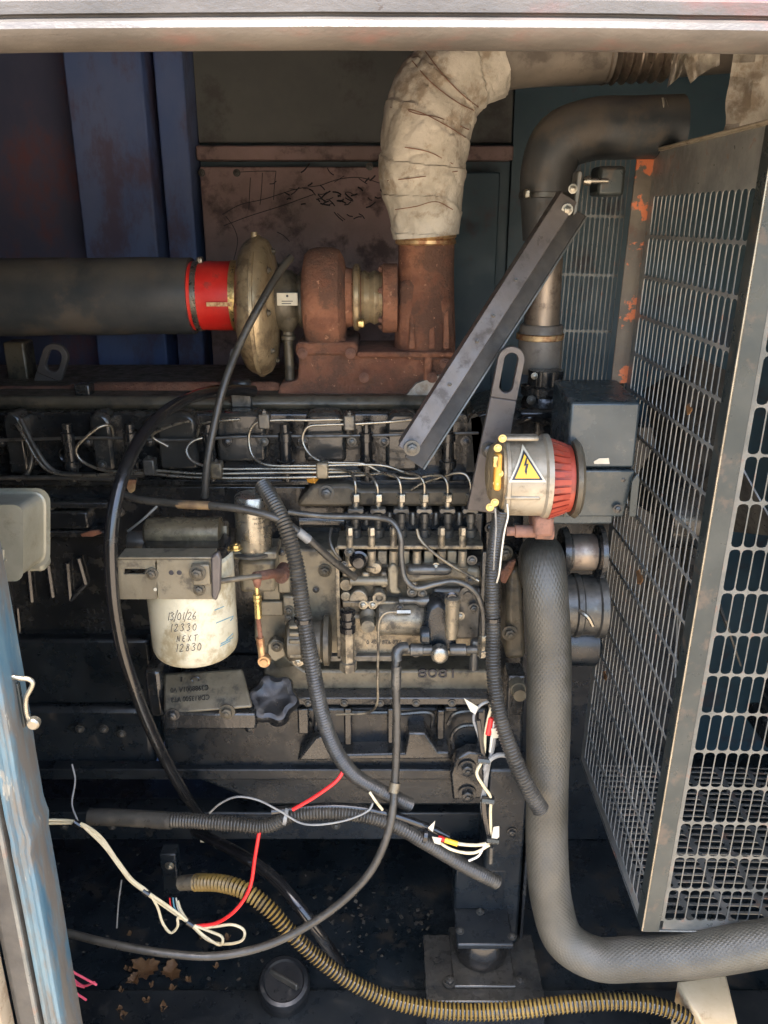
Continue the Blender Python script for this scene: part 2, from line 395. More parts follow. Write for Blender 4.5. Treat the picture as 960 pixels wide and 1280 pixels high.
def text(string, px, py, Y, hpx, extr, matn, parent, name='cast_text', rot=0, width=None):
    cu = bpy.data.curves.new(name, 'FONT'); cu.body = string; cu.size = hpx * ps(py, Y) / .7; cu.extrude = extr; cu.align_x = 'CENTER'; cu.align_y = 'CENTER'
    t = bpy.data.objects.new(name, cu); COL.objects.link(t)
    dg = bpy.context.evaluated_depsgraph_get(); me = bpy.data.meshes.new_from_object(t.evaluated_get(dg))
    bpy.data.objects.remove(t)
    me.materials.clear(); me.materials.append(MAT[matn])
    sx = 1
    if width:
        xs = [v.co.x for v in me.vertices]; sx = width * ps(py, Y) / max(1e-6, max(xs) - min(xs))
    o = bpy.data.objects.new(name, me); COL.objects.link(o); o.parent = parent
    o.matrix_local = Matrix.Translation(pt(px, py, Y) - Vector(parent['org'])) @ Matrix.Rotation(R(90), 4, 'X') @ Matrix.Rotation(R(rot), 4, 'Z') @ Matrix.Diagonal((sx, 1, 1, 1))
    return o
def path(l, step=.006): return smooth_path([pt(*q) for q in l], step)
def rm(l, rpx): q = l[len(l) // 2]; return rpx * ps(q[1], q[2])
def cable(name, l, rpx, m, label=None, cat=None, parent=None, seg=10, step=.006, group=None):
    b = MB(); b.tube(path(l, step), rm(l, rpx), seg)
    return b.build(name, m, parent, 0, label, cat, group)
def corrugated(name, l, rpx, m, label=None, cat=None, pitch=.0052, amp=.10, parent=None, seg=14, mf=None, r2=None, step=None):
    r = rm(l, rpx); b = MB(); P = path(l, step or pitch / 4); LT = len(P) * pitch / 4
    rr = (r2 / rpx if r2 else 1)
    b.tube(P, lambda s, a: r * (1 + (rr - 1) * s / LT) * (1 + amp * max(-.6, math.sin(2 * math.pi * s / pitch) * 1.4)), seg, mf=mf, hollow=True)
    return b.build(name, m, parent, 0, label, cat)
def clampband(b, path3, i, r, w, m=0, seg=28):
    t = (path3[min(len(path3) - 1, i + 1)] - path3[max(0, i - 1)]).normalized()
    b.lathe([(-w / 2, r * .9), (-w / 2, r), (w / 2, r), (w / 2, r * .9)], path3[i], t, seg, m)

# ================================================================== SETTING
g = MB(); g.box((-900, -900, -.32), (900, 900, -.30)); g.build('ground', 'ground_sand', kind='structure')

# ------------------------------------------------------------------ the canopy round the engine
can = thing('generator_canopy', 'weathered steel generator canopy standing open, with blue inner walls and a cream top rail', 'enclosure', (0, 1.4, -.3))
b = MB(); b.box((-1.5, .78, -.06), (1.5, 2.3, .08)); b.build('floor_tray', 'floor_dirty', can)
b = MB(); b.box((-1.5, .74, 2.16), (1.5, 2.3, 2.2)); b.build('roof_panel', 'navy_panel', can)
b = MB(); b.box((-1.42, 2.17, -.06), (1.34, 2.19, 2.16)); b.build('outer_sheet', 'dark_panel', can)
b = MB(); b.box((-1.42, .8, .08), (-1.40, 2.18, 2.16)); b.build('side_panel', 'navy_panel', can)
b = MB(); b.box((1.30, .8, .08), (1.32, 2.18, 2.16)); b.build('side_panel', 'dark_panel', can)
# back wall, bay by bay, each a folded sheet
b = MB(); b.box((-1.40, 2.10, .08), (-.705, 2.13, 2.16)); b.build('back_panel', 'navy_panel', can, label='dark navy bay of the back wall')
b = MB()
def fold(b, x0, x1, Y, d, z0=.08, z1=2.16):
    b.prism([(x0, Y + d, z0), (x0 + .006, Y, z0), (x1 - .006, Y, z0), (x1, Y + d, z0)], (0, 0, z1 - z0))
fold(b, -.700, -.520, 2.0, .13); b.build('wall_post', 'blue_panel', can, .004, label='wide blue post of the back wall')
b = MB(); fold(b, -.514, -.438, 2.035, .10); b.build('wall_post', 'blue_panel', can, .004, label='narrow blue post of the back wall')
b = MB(); b.box((-.436, 2.115, 1.768), (.30, 2.13, 2.16)); b.build('back_panel', 'olive_panel', can, label='olive upper bay of the back wall')
b = MB(); b.box((-.436, 2.07, 1.726), (.30, 2.12, 1.758)); b.build('ledge_rail', 'brown_panel', can, .004)
b = MB(); b.box((-.428, 2.06, 1.05), (.06, 2.075, 1.712)); b.build('access_plate', 'brown_panel', can, .003)
b = MB(); b.box((-.436, 2.116, .08), (.30, 2.13, 1.762)); b.build('back_panel', 'dark_panel', can)
b = MB(); b.box((.10, 2.06, 1.0), (.27, 2.08, 1.70)); b.build('access_plate', 'dark_panel', can, .003)
b = MB(); b.box((.302, 2.10, .08), (1.30, 2.13, 2.16)); b.build('back_panel', 'dark_panel', can, label='dark right bay of the back wall')
for px, py in ((296, 216), (462, 208), (252, 216)):
    bolt(px, py, 2.058, 3.2, can, 'dark_steel', name='rivet')
# thin scratches scored through the soot of the plate
b = MB(); rnd = random.Random(31)
for l in (((278, 268), (300, 256), (330, 249), (372, 236), (400, 232)), ((280, 282), (312, 270), (350, 258), (392, 243)), ((300, 215), (322, 214), (345, 214)), ((345, 214), (343, 232), (342, 250)), ((313, 222), (312, 240), (311, 262)), ((328, 216), (327, 236), (325, 256)),
          ((282, 270), (292, 284), (297, 300), (291, 330)), ((400, 232), (424, 224), (450, 222), (478, 230)), ((346, 290), (354, 294), (362, 302))):
    b.tube(path([(x, y, 2.0598) for x, y in l], .01), .0008, 5)
for i in range(46):
    x, y = rnd.gauss(415, 34), rnd.gauss(240, 16); a = rnd.uniform(-.9, .9)
    if y < 207: continue
    L_ = rnd.uniform(4, 13)
    b.tube(path([(x, y, 2.0598), (x + L_ * .5 * math.cos(a), y - L_ * .5 * math.sin(a) + rnd.uniform(-2, 2), 2.0598), (x + L_ * math.cos(a * .6), y - L_ * math.sin(a * 1.4), 2.0598)], .008), rnd.uniform(.0007, .0018), 5)
b.build('scratch', 'ink', can)
# top rail of the opening
pr = [(.745, 1.7265), (.733, 1.7262), (.727, 1.729), (.7185, 1.7325), (.7145, 1.7375), (.7165, 1.7425), (.7255, 1.7462), (.7285, 1.7475), (.7275, 1.7488), (.7245, 1.7495), (.724, 1.758), (.728, 1.7605), (.745, 1.7605)]
b = MB()
for i in range(40):
    pass
xs = [-1.4 + 2.8 * i / 60 for i in range(61)]
k0 = 0
for i, x in enumerate(xs):
    sag = -.0045 * (x / .42) ** 2 * (1 if abs(x) < .6 else 0) + (-.0045 * (.6 / .42) ** 2 if abs(x) >= .6 else 0)
    wv = .0006 * math.sin(x * 31) + .0005 * math.sin(x * 57 + 1)
    b.v += [Vector((x, y + wv, z + sag - .0015 * x)) for y, z in pr]
n = len(pr)
for i in range(60):
    for j in range(n):
        b.face((i * n + j, i * n + (j + 1) % n, (i + 1) * n + (j + 1) % n, (i + 1) * n + j))
b.face(range(n)); b.face(reversed(range(60 * n, 61 * n)))
b.build('top_rail', 'lintel_paint_reflection', can)
b = MB(); b.box((-1.5, .747, 1.74), (1.5, .775, 2.16)); b.build('header_panel', 'navy_panel', can)
# left jamb: weathered flange, black door seal, cream outer skin
b = MB()
jp = [(-.4065, .722), (-.404, .714), (-.3985, .712), (-.396, .7155), (-.391, .716), (-.387, .713), (-.3835, .7135), (-.381, .718), (-.3815, .76), (-.4065, .76)]
zs = [-.05 + 1.8 * i / 90 for i in range(91)]
for z in zs:
    dx = .0004 * math.sin(z * 23) + .0005 * mn0.noise(Vector((z * 30, 1, 2))); dy = .0004 * math.sin(z * 17 + 1)
    if .955 < z < .985: dx += .003
    b.v += [Vector((x + dx * (1 if x > -.395 else .3), y + dy, z)) for x, y in jp]
n = len(jp)
for i in range(90):
    for j in range(n): b.face((i * n + (j + 1) % n, i * n + j, (i + 1) * n + j, (i + 1) * n + (j + 1) % n))
b.face(reversed(range(n))); b.face(range(90 * n, 91 * n))
b.build('door_jamb', 'blue_weathered', can)
b = MB(); b.tube(smooth_path([(-.4105, .712, -.05), (-.4105, .712, .8), (-.4105, .712, 1.7)], .05), .0028, 8); b.build('seal_lip', 'guard_steel', can)
b = MB(); b.box((-.447, .726, -.05), (-.413, .77, 1.72)); b.build('door_seal', 'seal_black', can, .008)
b = MB(); b.box((-1.5, .70, -.05), (-.449, .735, 1.722)); b.build('outer_skin', 'cream_paint', can, .006)
b = MB(); b.box((.95, .70, -.05), (1.5, .735, 1.722)); b.build('outer_skin', 'cream_paint', can, .006)
b = MB(); b.box((.16, 1.72, .08), (.75, 1.76, 1.18)); b.build('added_dark_sheet', 'black_oily', can, .004)  # added black sheet that darkens the background between hose and guard
# frame rails under the engine
b = MB(); b.fbox(-200, 1016, 604, 1050, 1.42, .05); b.build('frame_rail', 'black_oily', can, .004)
b = MB(); b.box((-1.3, 1.18, .083), (1.3, 1.27, .093)); b.build('floor_strip', 'black_oily', can, .003)

# ------------------------------------------------------------------ the engine
eng = thing('diesel_engine', 'oily black six cylinder diesel engine block filling the middle of the enclosure', 'engine', (0, 1.6, .2))
b = MB(); b.fbox(-250, 606, 628, 890, 1.40, .5); b.build('crankcase', 'black_paint', eng, .006)
b = MB(); b.fbox(-260, 515, 604, 602, 1.42, .40); b.build('cylinder_head', 'black_paint', eng, .006)
b = MB()
b.fbox(-260, 497, 590, 514, 1.44, .36)
b.build('rocker_cover', 'brown_casting', eng, .012)
for x0, x1, y1 in ((6, 30, 592), (113, 140, 590), (196, 246, 588), (270, 332, 578), (380, 432, 578), (482, 524, 590), (584, 602, 590)):
    q = MB()
    ym = 520
    xa, xb = pt(x0, 550, 1.385).x, pt(x1, 550, 1.385).x
    za, zb = pt(0, y1, 1.385).z, pt(0, 516, 1.385).z
    r = (xb - xa) / 2
    pr = [(xa, za)] + [(xa, zb - .02)] + [(xa + .004, zb - .008), (xa + .012, zb), (xb - .012, zb), (xb - .004, zb - .008)] + [(xb, zb - .02), (xb, za)]
    q.prism([(x, 1.385, z) for x, z in pr], (0, .05, 0))
    q.build('port_boss', 'boss_paint_lit', eng, .007)
# head rail, seams
b = MB(); b.fbox(-200, 600, 602, 607, 1.372, .05); b.build('head_flange', 'black_paint', eng, .002)
b = MB(); b.tube(path([(-60, 551, 1.375), (40, 549, 1.375), (118, 547, 1.375), (230, 550, 1.375), (300, 546, 1.375), (420, 545, 1.372), (520, 543, 1.372), (598, 541, 1.375)], .02), .0028, 8); b.build('leak_off_pipe', 'dark_steel', eng)
for x in (-20, 88, 165, 262, 357, 458, 560):
    b = MB(); b.lz(x, [(530, 6), (540, 6), (541, 9), (551, 9), (552, 7), (575, 8), (576, 11), (584, 11), (585, 7), (600, 7)], 1.375, 14); b.build('injector', 'black_paint', eng)
    bolt(x + 22, 552, 1.382, 4.5, eng, 'black_paint')
for x, y in ((42, 566), (128, 581), (186, 530), (330, 552), (440, 552), (407, 615), (150, 640), (64, 632)):
    bolt(x, y, 1.384, 4, eng, 'dark_steel')
# raised symbol cast into the head
b = MB()
P = [pt(83 + 9 * math.cos(R(a)), 567 + 9 * math.sin(R(a)), 1.417) for a in range(20, 330, 15)]
b.tube(P, .0025, 6); b.build('cast_mark', 'black_paint', eng)
# casting detail on the left of the crankcase
b = MB(); b.fbox(-200, 628, 140, 636, 1.375, .04); b.build('casting_rib', 'black_paint', eng, .003)
b = MB(); b.fbox(-200, 664, 140, 672, 1.375, .04); b.build('casting_rib', 'black_paint', eng, .003)
for a, c, w in (((36, 712), (40, 752), 3), ((60, 706), (66, 746), 3), ((84, 704), (88, 750), 3), ((98, 698), (107, 730), 3), ((107, 730), (88, 750), 3), ((22, 760), (25, 792), 2)):
    q = MB(); q.tube(path([(*a, 1.394), (*c, 1.394)], .02), w * ps(730, 1.39), 6); q.build('casting_rib', 'black_paint', eng)
for i, t in enumerate(('311', '512', '330')):
    text(t, 117, 765 + i * 11.5, 1.399, 8, .0016, 'black_paint', eng, width=26)
q = MB(); q.fbox(30, 640, 110, 662, 1.38, .03); q.build('core_cover', 'black_paint', eng, .004)
q = MB(); q.fbox(-150, 800, 190, 880, 1.375, .03); q.build('crankcase_panel', 'black_oily', eng, .006)
for l in ([(26, 524, 1.375), (44, 560, 1.36), (66, 588, 1.352), (100, 594, 1.352), (180, 594, 1.352)], [(22, 600, 1.37), (34, 592, 1.365), (40, 570, 1.37), (34, 552, 1.378)], [(-60, 598, 1.36), (60, 597, 1.355), (170, 599, 1.352)]):
    q = MB(); q.tube(path(l, .008), .0042, 10); q.build('fuel_rail_pipe', 'dark_steel', eng)
for x in range(205, 610, 45): bolt(x, 879, 1.284, 3.4, eng, 'dark_steel')
for x, y in ((612, 660), (646, 660), (618, 930), (648, 940), (622, 530), (640, 590), (612, 1000), (640, 1040)): bolt(x, y, 1.383 if y < 960 else 1.314, 4.5, eng, 'black_paint')
for x in (-20, 30, 80, 140, 200, 330, 420, 520): bolt(x, 1032, 1.419, 4, can, 'dark_steel', name='rivet')
q = MB(); q.pprism([(100, 668), (112, 664), (122, 663), (127, 667), (116, 671), (102, 671)], 1.36, .006); q.build('rusty_tab', 'orange' if False else 'rust', eng, .001)
q = MB(); q.pprism([(160, 600), (170, 600), (168, 614), (162, 618), (158, 610)], 1.33, .006); q.build('rusty_tab', 'bronze', eng, .001)
# tappet door above the injection pump
b = MB(); b.pprism([(372, 628), (390, 606), (436, 606), (452, 612), (600, 612), (606, 634), (372, 634)], 1.345, .06); b.build('side_cover', 'brown_casting', eng, .006)
bolt(408, 616, 1.344, 7, eng, 'dark_steel')
q = MB(); q.tube(path([(375, 650, 1.35), (430, 650, 1.35), (600, 650, 1.36)], .02), .013, 12); q.build('cover_roll', 'black_paint', eng)
# name plate boss and the 8081 pad under the pump
b = MB(); b.pprism([(330, 800), (380, 838), (612, 838), (614, 868), (532, 868), (526, 862), (404, 862), (398, 868), (330, 868)], 1.315, .09); b.build('pump_bracket', 'tan_casting', eng, .005)
text('8081', 547, 842, 1.3145, 12, .0022, 'ink', eng, width=45)
b = MB(); b.fbox(188, 872, 612, 882, 1.285, .12); b.build('sump_flange', 'black_paint', eng, .003)
b = MB(); b.pprism([(196, 884), (612, 884), (606, 1008), (330, 1008), (210, 960)], 1.345, .40); b.build('sump', 'black_oily', eng, .008)
b = MB(); b.pprism([(371, 951), (394, 922), (408, 918), (414, 944), (506, 942), (510, 916), (532, 916), (548, 940), (562, 940), (562, 949)], 1.305, .045); b.build('sump_gusset', 'black_paint', eng, .004)
for x0, x1, y0, y1 in ((372, 386, 886, 918), (430, 440, 886, 932), (484, 492, 886, 930), (546, 556, 888, 925), (556, 572, 884, 890), (596, 606, 886, 960)):
    q = MB(); q.fbox(x0, y0, x1, y1, 1.322, .03); q.build('sump_rib', 'black_paint', eng, .003)
b = MB(); b.fbox(-200, 886, 190, 960, 1.36, .3); b.build('sump', 'black_oily', eng, .01)
b = MB(); b.fbox(-200, 962, 604, 975, 1.33, .03); b.build('pan_flange', 'black_oily', eng, .003)
for x in (100, 130, 152, 240, 312, 384): bolt(x, 905 + (x % 3) * 6, 1.34, 4, eng, 'dark_steel')
bolt(312, 909, 1.335, 5, eng, 'black_paint')
for l in ([(560, 905, 1.325), (568, 892, 1.325), (590, 888, 1.325), (604, 888, 1.325)], [(566, 935, 1.325), (566, 918, 1.325), (576, 908, 1.325), (600, 906, 1.325)], [(395, 888, 1.325), (395, 912, 1.325)], [(440, 890, 1.325), (484, 890, 1.325)], [(500, 892, 1.325), (540, 892, 1.325), (540, 910, 1.325)]):
    q = MB(); q.tube(path(l, .006), .0045, 8); q.build('cast_rib', 'black_paint', eng)
q = MB(); q.pprism([(404, 864), (530, 864), (534, 868), (530, 872), (404, 872), (400, 868)], 1.3135, .004); q.build('slot_shade', 'ink', eng)  # dark strip painted in for the shade of the groove
# oil cap with six lobes
cap = MB(); c = pt(342, 874, 1.235)
pr = []
for i in range(72):
    a = 2 * math.pi * i / 72; rr = 29.5 * ps(874, 1.235) * (1 + .095 * math.cos(6 * a))
    pr.append((rr * math.cos(a), rr * math.sin(a)))
ax = Vector((.04, -.68, .73)).normalized(); uu = ax.orthogonal().normalized(); ww = ax.cross(uu)
def capring(t, s): return [c + ax * t + (uu * x + ww * y) * s for x, y in pr]
rings = [capring(-.014, .93), capring(-.011, 1.0), capring(.006, 1.0), capring(.011, .93), capring(.0125, .72), capring(.010, .60), capring(.010, .05)]
for q in rings: cap.v += q
for k in range(len(rings) - 1):
    for i in range(72): j = (i + 1) % 72; cap.face((k * 72 + j, k * 72 + i, (k + 1) * 72 + i, (k + 1) * 72 + j))
cap.face(range(72)); cap.face(reversed(range(6 * 72, 7 * 72)))
filler = cap.build('oil_filler_cap', 'black_plastic', eng)
b = MB(); b.lathe([(-.11, .023), (-.05, .023), (-.048, .030), (-.026, .031), (-.025, .026), (-.0145, .026)], c, ax, 28); b.build('filler_neck', 'black_paint', eng)
# governor housing with cast lettering, leaning back under the filter
gv = MB()
yA, yB = 1.20, 1.255
gv.hexa([pt(205, 893, yA), pt(316, 884, yA), pt(316, 890, 1.40), pt(205, 893, 1.40), pt(205, 842, yB), pt(303, 836, yB), pt(303, 836, 1.40), pt(205, 842, 1.40)])
gv.build('governor_housing', 'tan_casting', eng, .004)
b = MB(); b.fbox(204, 892, 320, 912, 1.197, .2); b.build('governor_base', 'black_paint', eng, .004)
b = MB(); b.fbox(182, 838, 203, 898, 1.23, .15); b.build('governor_end', 'black_paint', eng, .008)
bolt(216, 893, 1.198, 6, eng, 'black_paint'); bolt(284, 889, 1.197, 7, eng, 'brown_casting')
nrm = None
def governor_text(s, fx, fy, h, w):
    A = pt(207, 893, yA); B_ = pt(314, 885, yA); C_ = pt(206, 842, yB)
    px, py = fx, fy
    u = (B_ - A).normalized(); v = (C_ - A); v = (v - u * v.dot(u)).normalized(); nn = u.cross(v).normalized()
    d = ray(px, py); t = (A - CAM).dot(nn) / d.dot(nn); p = CAM + d * t + nn * (.0006 if nn.y < 0 else -.0006)
    cu = bpy.data.curves.new('cast_text', 'FONT'); cu.body = s; cu.size = h; cu.extrude = .0011; cu.align_x = 'CENTER'; cu.align_y = 'CENTER'
    t_ = bpy.data.objects.new('cast_text', cu); COL.objects.link(t_)
    me = bpy.data.meshes.new_from_object(t_.evaluated_get(bpy.context.evaluated_depsgraph_get())); bpy.data.objects.remove(t_)
    me.materials.clear(); me.materials.append(MAT['black_paint'])
    wx = [q.co.x for q in me.vertices]; k = w / max(1e-6, max(wx) - min(wx))
    o = bpy.data.objects.new('cast_text', me); COL.objects.link(o); o.parent = eng
    M3 = Matrix((( -u.x, -v.x, nn.x), (-u.y, -v.y, nn.y), (-u.z, -v.z, nn.z))).to_4x4()     # the casting stands upside down
    o.matrix_local = Matrix.Translation(p - Vector(eng['org'])) @ M3 @ Matrix.Diagonal((k, 1, 1, 1))
governor_text('C3988001A V0', 237, 861, .0125, .066)
governor_text('CDR13500 VT3', 238, 873, .0125, .066)
governor_text('I', 227, 849, .0115, .003)
b = MB()
b.tube([pt(244 + 5 * math.cos(R(a)), 849 + 3 * math.sin(R(a)), 1.243) for a in range(0, 361, 30)], .0013, 5); b.build('cast_mark', 'black_paint', eng)
# adapter plate between filter and pump
b = MB(); b.pprism([(360, 686), (424, 688), (426, 826), (345, 838), (318, 800), (318, 720), (345, 690)], 1.315, .1); b.build('adapter_plate', 'grey_plate', eng, .004)
bolt(406, 713, 1.314, 6, eng, 'brown_casting'); bolt(395, 737, 1.314, 3, eng, 'black_paint'); bolt(402, 800, 1.314, 5, eng, 'brown_casting')
b = MB(); b.fbox(346, 684, 362, 742, 1.29, .03); b.build('lever_bracket', 'grey_plate', eng, .003)
b = MB(); b.fbox(354, 745, 369, 782, 1.285, .03); b.build('lever_bracket', 'grey_plate', eng, .003)
bolt(361, 763, 1.284, 4.5, eng, 'grey_plate' if False else 'brown_casting'); bolt(361, 772, 1.284, 4.5, eng, 'brown_casting'); bolt(352, 690, 1.289, 3.5, eng, 'black_paint')
b = MB(); b.fbox(326, 752, 354, 770, 1.295, .03); b.build('adapter_rib', 'grey_plate', eng, .002)
b = MB(); b.fbox(328, 728, 350, 750, 1.30, .03); b.build('adapter_rib', 'grey_plate', eng, .002)
b = MB(); b.lx([(358, 20), (362, 26), (378, 26), (380, 29), (384, 29), (386, 22), (402, 24), (406, 32), (412, 32), (414, 20)], 800, 1.27); b.build('drive_coupling', 'brown_casting', eng)
for k in range(5):
    q = MB(); q.fbox(361, 782 + k * 9, 377, 787 + k * 9, 1.235, .02); q.build('coupling_tooth', 'grey_plate', eng, .002)
b = MB(); b.pprism([(334, 806), (342, 799), (354, 804), (358, 820), (344, 828), (334, 822)], 1.27, .02); b.build('lever_ear', 'grey_plate', eng, .003)
bolt(346, 808, 1.269, 5, eng, 'brown_casting'); bolt(373, 826, 1.25, 5, eng, 'steel')
# front gear case and pink-grey idler casting
b = MB(); b.pprism([(584, 520), (640, 505), (655, 520), (654, 965), (606, 965), (604, 640), (590, 600)], 1.385, .16); b.build('gear_case', 'black_paint', eng, .006)
b = MB(); b.pprism([(634, 712), (652, 708), (658, 824), (632, 826)], 1.315, .09); b.build('idler_cover', 'rust_dark' if False else 'brown_casting', eng, .01)
bolt(631, 691, 1.32, 7, eng, 'brown_casting'); bolt(637, 791, 1.312, 7, eng, 'brown_casting')
b = MB(); b.pprism([(626, 716), (636, 704), (646, 700), (640, 716), (632, 730), (626, 728)], 1.30, .01); b.build('flange_tab', 'rust', eng, .002)
b = MB(); b.lathe([(0, .001), (.0, .0115), (.02, .0115), (.02, .014), (.05, .014)], pt(650, 870, 1.25), (0, 1, 0), 18); b.build('core_plug', 'grey_plate', eng)
b = MB(); b.fbox(634, 845, 656, 895, 1.29, .05); b.build('cover_boss', 'black_paint', eng, .004)
b = MB(); b.fbox(606, 962, 654, 1180, 1.315, .12); b.build('front_column', 'black_oily', eng, .006)
b = MB(); b.fbox(655, 1000, 660, 1180, 1.33, .1); b.build('column_flange', 'black_paint', eng, .002)
b = MB(); b.pprism([(563, 968), (570, 948), (586, 940), (604, 942), (606, 998), (566, 1000)], 1.30, .03); b.build('mount_ear', 'black_paint', eng, .004)
bolt(584, 960, 1.298, 8, eng, 'black_paint'); bolt(584, 992, 1.298, 8, eng, 'black_paint')
# thermostat housing under the black pipe
b = MB(); b.lz(680, [(462, 22), (480, 22), (482, 30), (492, 30), (494, 26), (512, 32), (520, 40), (545, 40)], 1.45, 24); b.build('thermostat_housing', 'black_paint', eng)
b = MB(); b.fbox(640, 512, 720, 545, 1.40, .12); b.build('thermostat_housing', 'black_paint', eng, .008)
bolt(668, 470, 1.42, 3, eng, 'steel'); bolt(700, 520, 1.395, 4, eng, 'dark_steel'); bolt(664, 500, 1.41, 4, eng, 'dark_steel')
b = MB(); b.tube(path([(648, 528, 1.38), (662, 522, 1.37), (676, 526, 1.38), (690, 530, 1.39)], .006), .006, 10); b.build('bleed_hose', 'rubber', eng)
# dipstick block on the rocker cover
b = MB(); b.fbox(288, 488, 314, 510, 1.43, .03); b.lz(301, [(474, 11), (478, 13), (486, 13), (488, 10)], 1.445, 16); b.build('breather_plug', 'dark_steel', eng, .003)
b = MB(); b.fbox(93, 481, 112, 500, 1.46, .03); b.build('cover_clip', 'black_paint', eng, .003)
def strap(name, px0, py0, px1, py1, w, Y, slot0, slot1, sw, m, parent, d=.012, label=None):
    A = pt(px0, py0, Y); Bp = pt(px1, py1, Y); u = (Bp - A).normalized(); v = Vector((u.z, 0, -u.x)); W_ = w * ps(py1, Y); L = (Bp - A).length
    c0 = L - slot0 * ps(py1, Y); c1 = L - slot1 * ps(py1, Y); r = sw * ps(py1, Y)
    inner = []; outer = []
    for i in range(13):
        a = R(-90 + 15 * i); inner.append(A + u * (c1 + r * math.cos(a)) + v * (r * math.sin(a))); outer.append(A + u * (c1 + W_ * math.cos(a)) + v * (W_ * math.sin(a)))
    for i in range(13):
        a = R(90 + 15 * i); inner.append(A + u * (c0 + r * math.cos(a)) + v * (r * math.sin(a)))
        t = i / 12; outer.append(A + u * (c0 - W_) + v * (W_ * (1 - 2 * t)))
    outer[13] = A + u * (c0 - W_) + v * W_; outer[25] = A + u * (c0 - W_) - v * W_
    b = MB(); b.ringplate(outer, inner, (0, d, 0))
    b.prism([A - v * W_ * 1.15, A + v * W_ * 1.15, A + u * (c0 - W_) + v * W_, A + u * (c0 - W_) - v * W_], (0, d, 0))
    return b.build(name, m, parent, .0015, label)
strap('lifting_eye', 602, 640, 640, 446, 17, 1.27, 37, 4, 8.5, 'dark_steel' if False else 'strut_paint', eng, label='upright lifting eye beside the alternator')
bolt(611, 562, 1.268, 7, eng, 'black_paint')
strap('lifting_eye', 46, 520, 70, 440, 16, 1.6, 18, 6, 8.5, 'strut_paint', eng, label='rear lifting eye against the blue wall')
b = MB(); b.fbox(8, 428, 34, 500, 1.62, .05); b.build('intake_support', 'brown_casting', eng, .004)

# ------------------------------------------------------------------ injection pump
pump = thing('injection_pump', 'six outlet diesel injection pump with rows of steel delivery unions, in the centre', 'fuel pump', (.03, 1.27, 1.0))
b = MB(); b.fbox(428, 704, 606, 770, 1.285, .10); b.build('pump_body', 'brown_casting', pump, .005)  # darker colour than the fittings, painting in the shaded gaps between them
b = MB(); b.fbox(432, 768, 604, 822, 1.275, .11); b.build('cam_box', 'pump_casting', pump, .008)
b = MB(); b.lx([(470, 16), (474, 21), (528, 23), (534, 19), (540, 10)], 772, 1.27, 24); b.build('cam_bulge', 'pump_casting', pump)
text('0 401 876 770', 480, 803, 1.2745, 4.6, .0008, 'black_paint', pump, width=44)
b = MB(); b.fbox(421, 682, 604, 687, 1.262, .07); b.build('top_plate', 'pump_casting', pump, .0015)
b = MB(); b.fbox(420, 684, 425, 824, 1.262, .012); b.build('edge_plate', 'pump_casting', pump, .0012)
b = MB(); b.fbox(404, 820, 500, 827, 1.262, .012); b.build('edge_plate', 'dark_steel', pump, .0012)
b = MB(); b.fbox(601, 690, 606, 800, 1.27, .012); b.build('edge_plate', 'dark_steel', pump, .0012)
b = MB(); b.fbox(430, 640, 604, 690, 1.335, .05); b.build('element_bank', 'black_oily', pump, .004)
XS = (444.5, 472.5, 501.5, 530.5, 559.5, 588)
for i, x in enumerate(XS):
    q = MB(); q.lz(x, [(617, 6), (618, 6.5), (626, 6.5), (627, 5)], 1.30, 6); u = q.build('union_nut', 'steel', pump)
    q = MB(); q.lz(x, [(626, 5), (636, 4.2), (637, 5)], 1.302, 14); q.build('union_neck', 'steel', pump)
    q = MB(); q.pprism([(x - 10, 638), (x - 8, 636), (x - 3, 637), (x + 3, 637), (x + 8, 636), (x + 10, 638), (x + 10, 641), (x + 7, 643), (x + 3, 641), (x - 3, 641), (x - 7, 643), (x - 10, 641)], 1.29, .016); q.build('union_clamp', 'dark_steel', pump, .001)
    q = MB(); q.lz(x, [(641, 6), (652, 6), (653, 5), (660, 4.5), (661, 8), (684, 8)], 1.306, 14); q.build('delivery_valve', 'dark_steel', pump)
for i, x in enumerate((437, 464.5, 492, 552, 578)):
    q = MB(); q.lz(x, [(659, 4.5), (661, 5), (668, 5), (669, 4)], 1.262, 6); q.build('stud_nut', 'steel', pump)
    q = MB(); q.lz(x, [(668, 4.2), (683, 4.6)], 1.264, 14); q.build('stud', 'pump_casting', pump)
for i, x in enumerate((437, 464.5, 492, 521, 552, 578)):
    q = MB(); q.lz(x, [(688, 5.5), (706, 5.8), (707, 8), (712, 8)], 1.268, 14); q.build('stud_column', 'pump_casting', pump)
for x in (478, 506, 536, 565):
    q = MB(); q.fbox(x - 6, 689, x + 6, 706, 1.275, .02); q.build('element_window', 'grey_plate', pump, .002)
q = MB(); q.ly(448, 704, 1.245, [(0, 4), (0, 7), (.004, 9.5), (.012, 9.5), (.014, 12), (.02, 12), (.03, 9)], 24); q.build('banjo_cap', 'rubber', pump)
q = MB(); q.ly(469.5, 711, 1.26, [(0, 3), (.001, 7), (.006, 7.5), (.03, 8)], 20); q.build('plug', 'pump_casting', pump)
q = MB(); q.pprism([(485, 712), (489, 705), (494, 705), (498, 712), (497, 736), (502, 741), (498, 743), (488, 742), (486, 736)], 1.255, .018); q.build('stop_lever', 'grey_plate', pump, .003)
q = MB(); q.lx([(437, 5), (438, 6), (484, 6), (485, 5)], 726, 1.262, 16); q.build('rack_rod', 'grey_plate', pump)
q = MB(); q.ly(432.5, 732, 1.262, [(0, 3), (.001, 7.5), (.02, 8)], 18); q.build('plug', 'pump_casting', pump)
q = MB(); q.ly(432, 746, 1.265, [(0, 3), (.001, 6), (.02, 6)], 18); q.build('plug', 'pump_casting', pump)
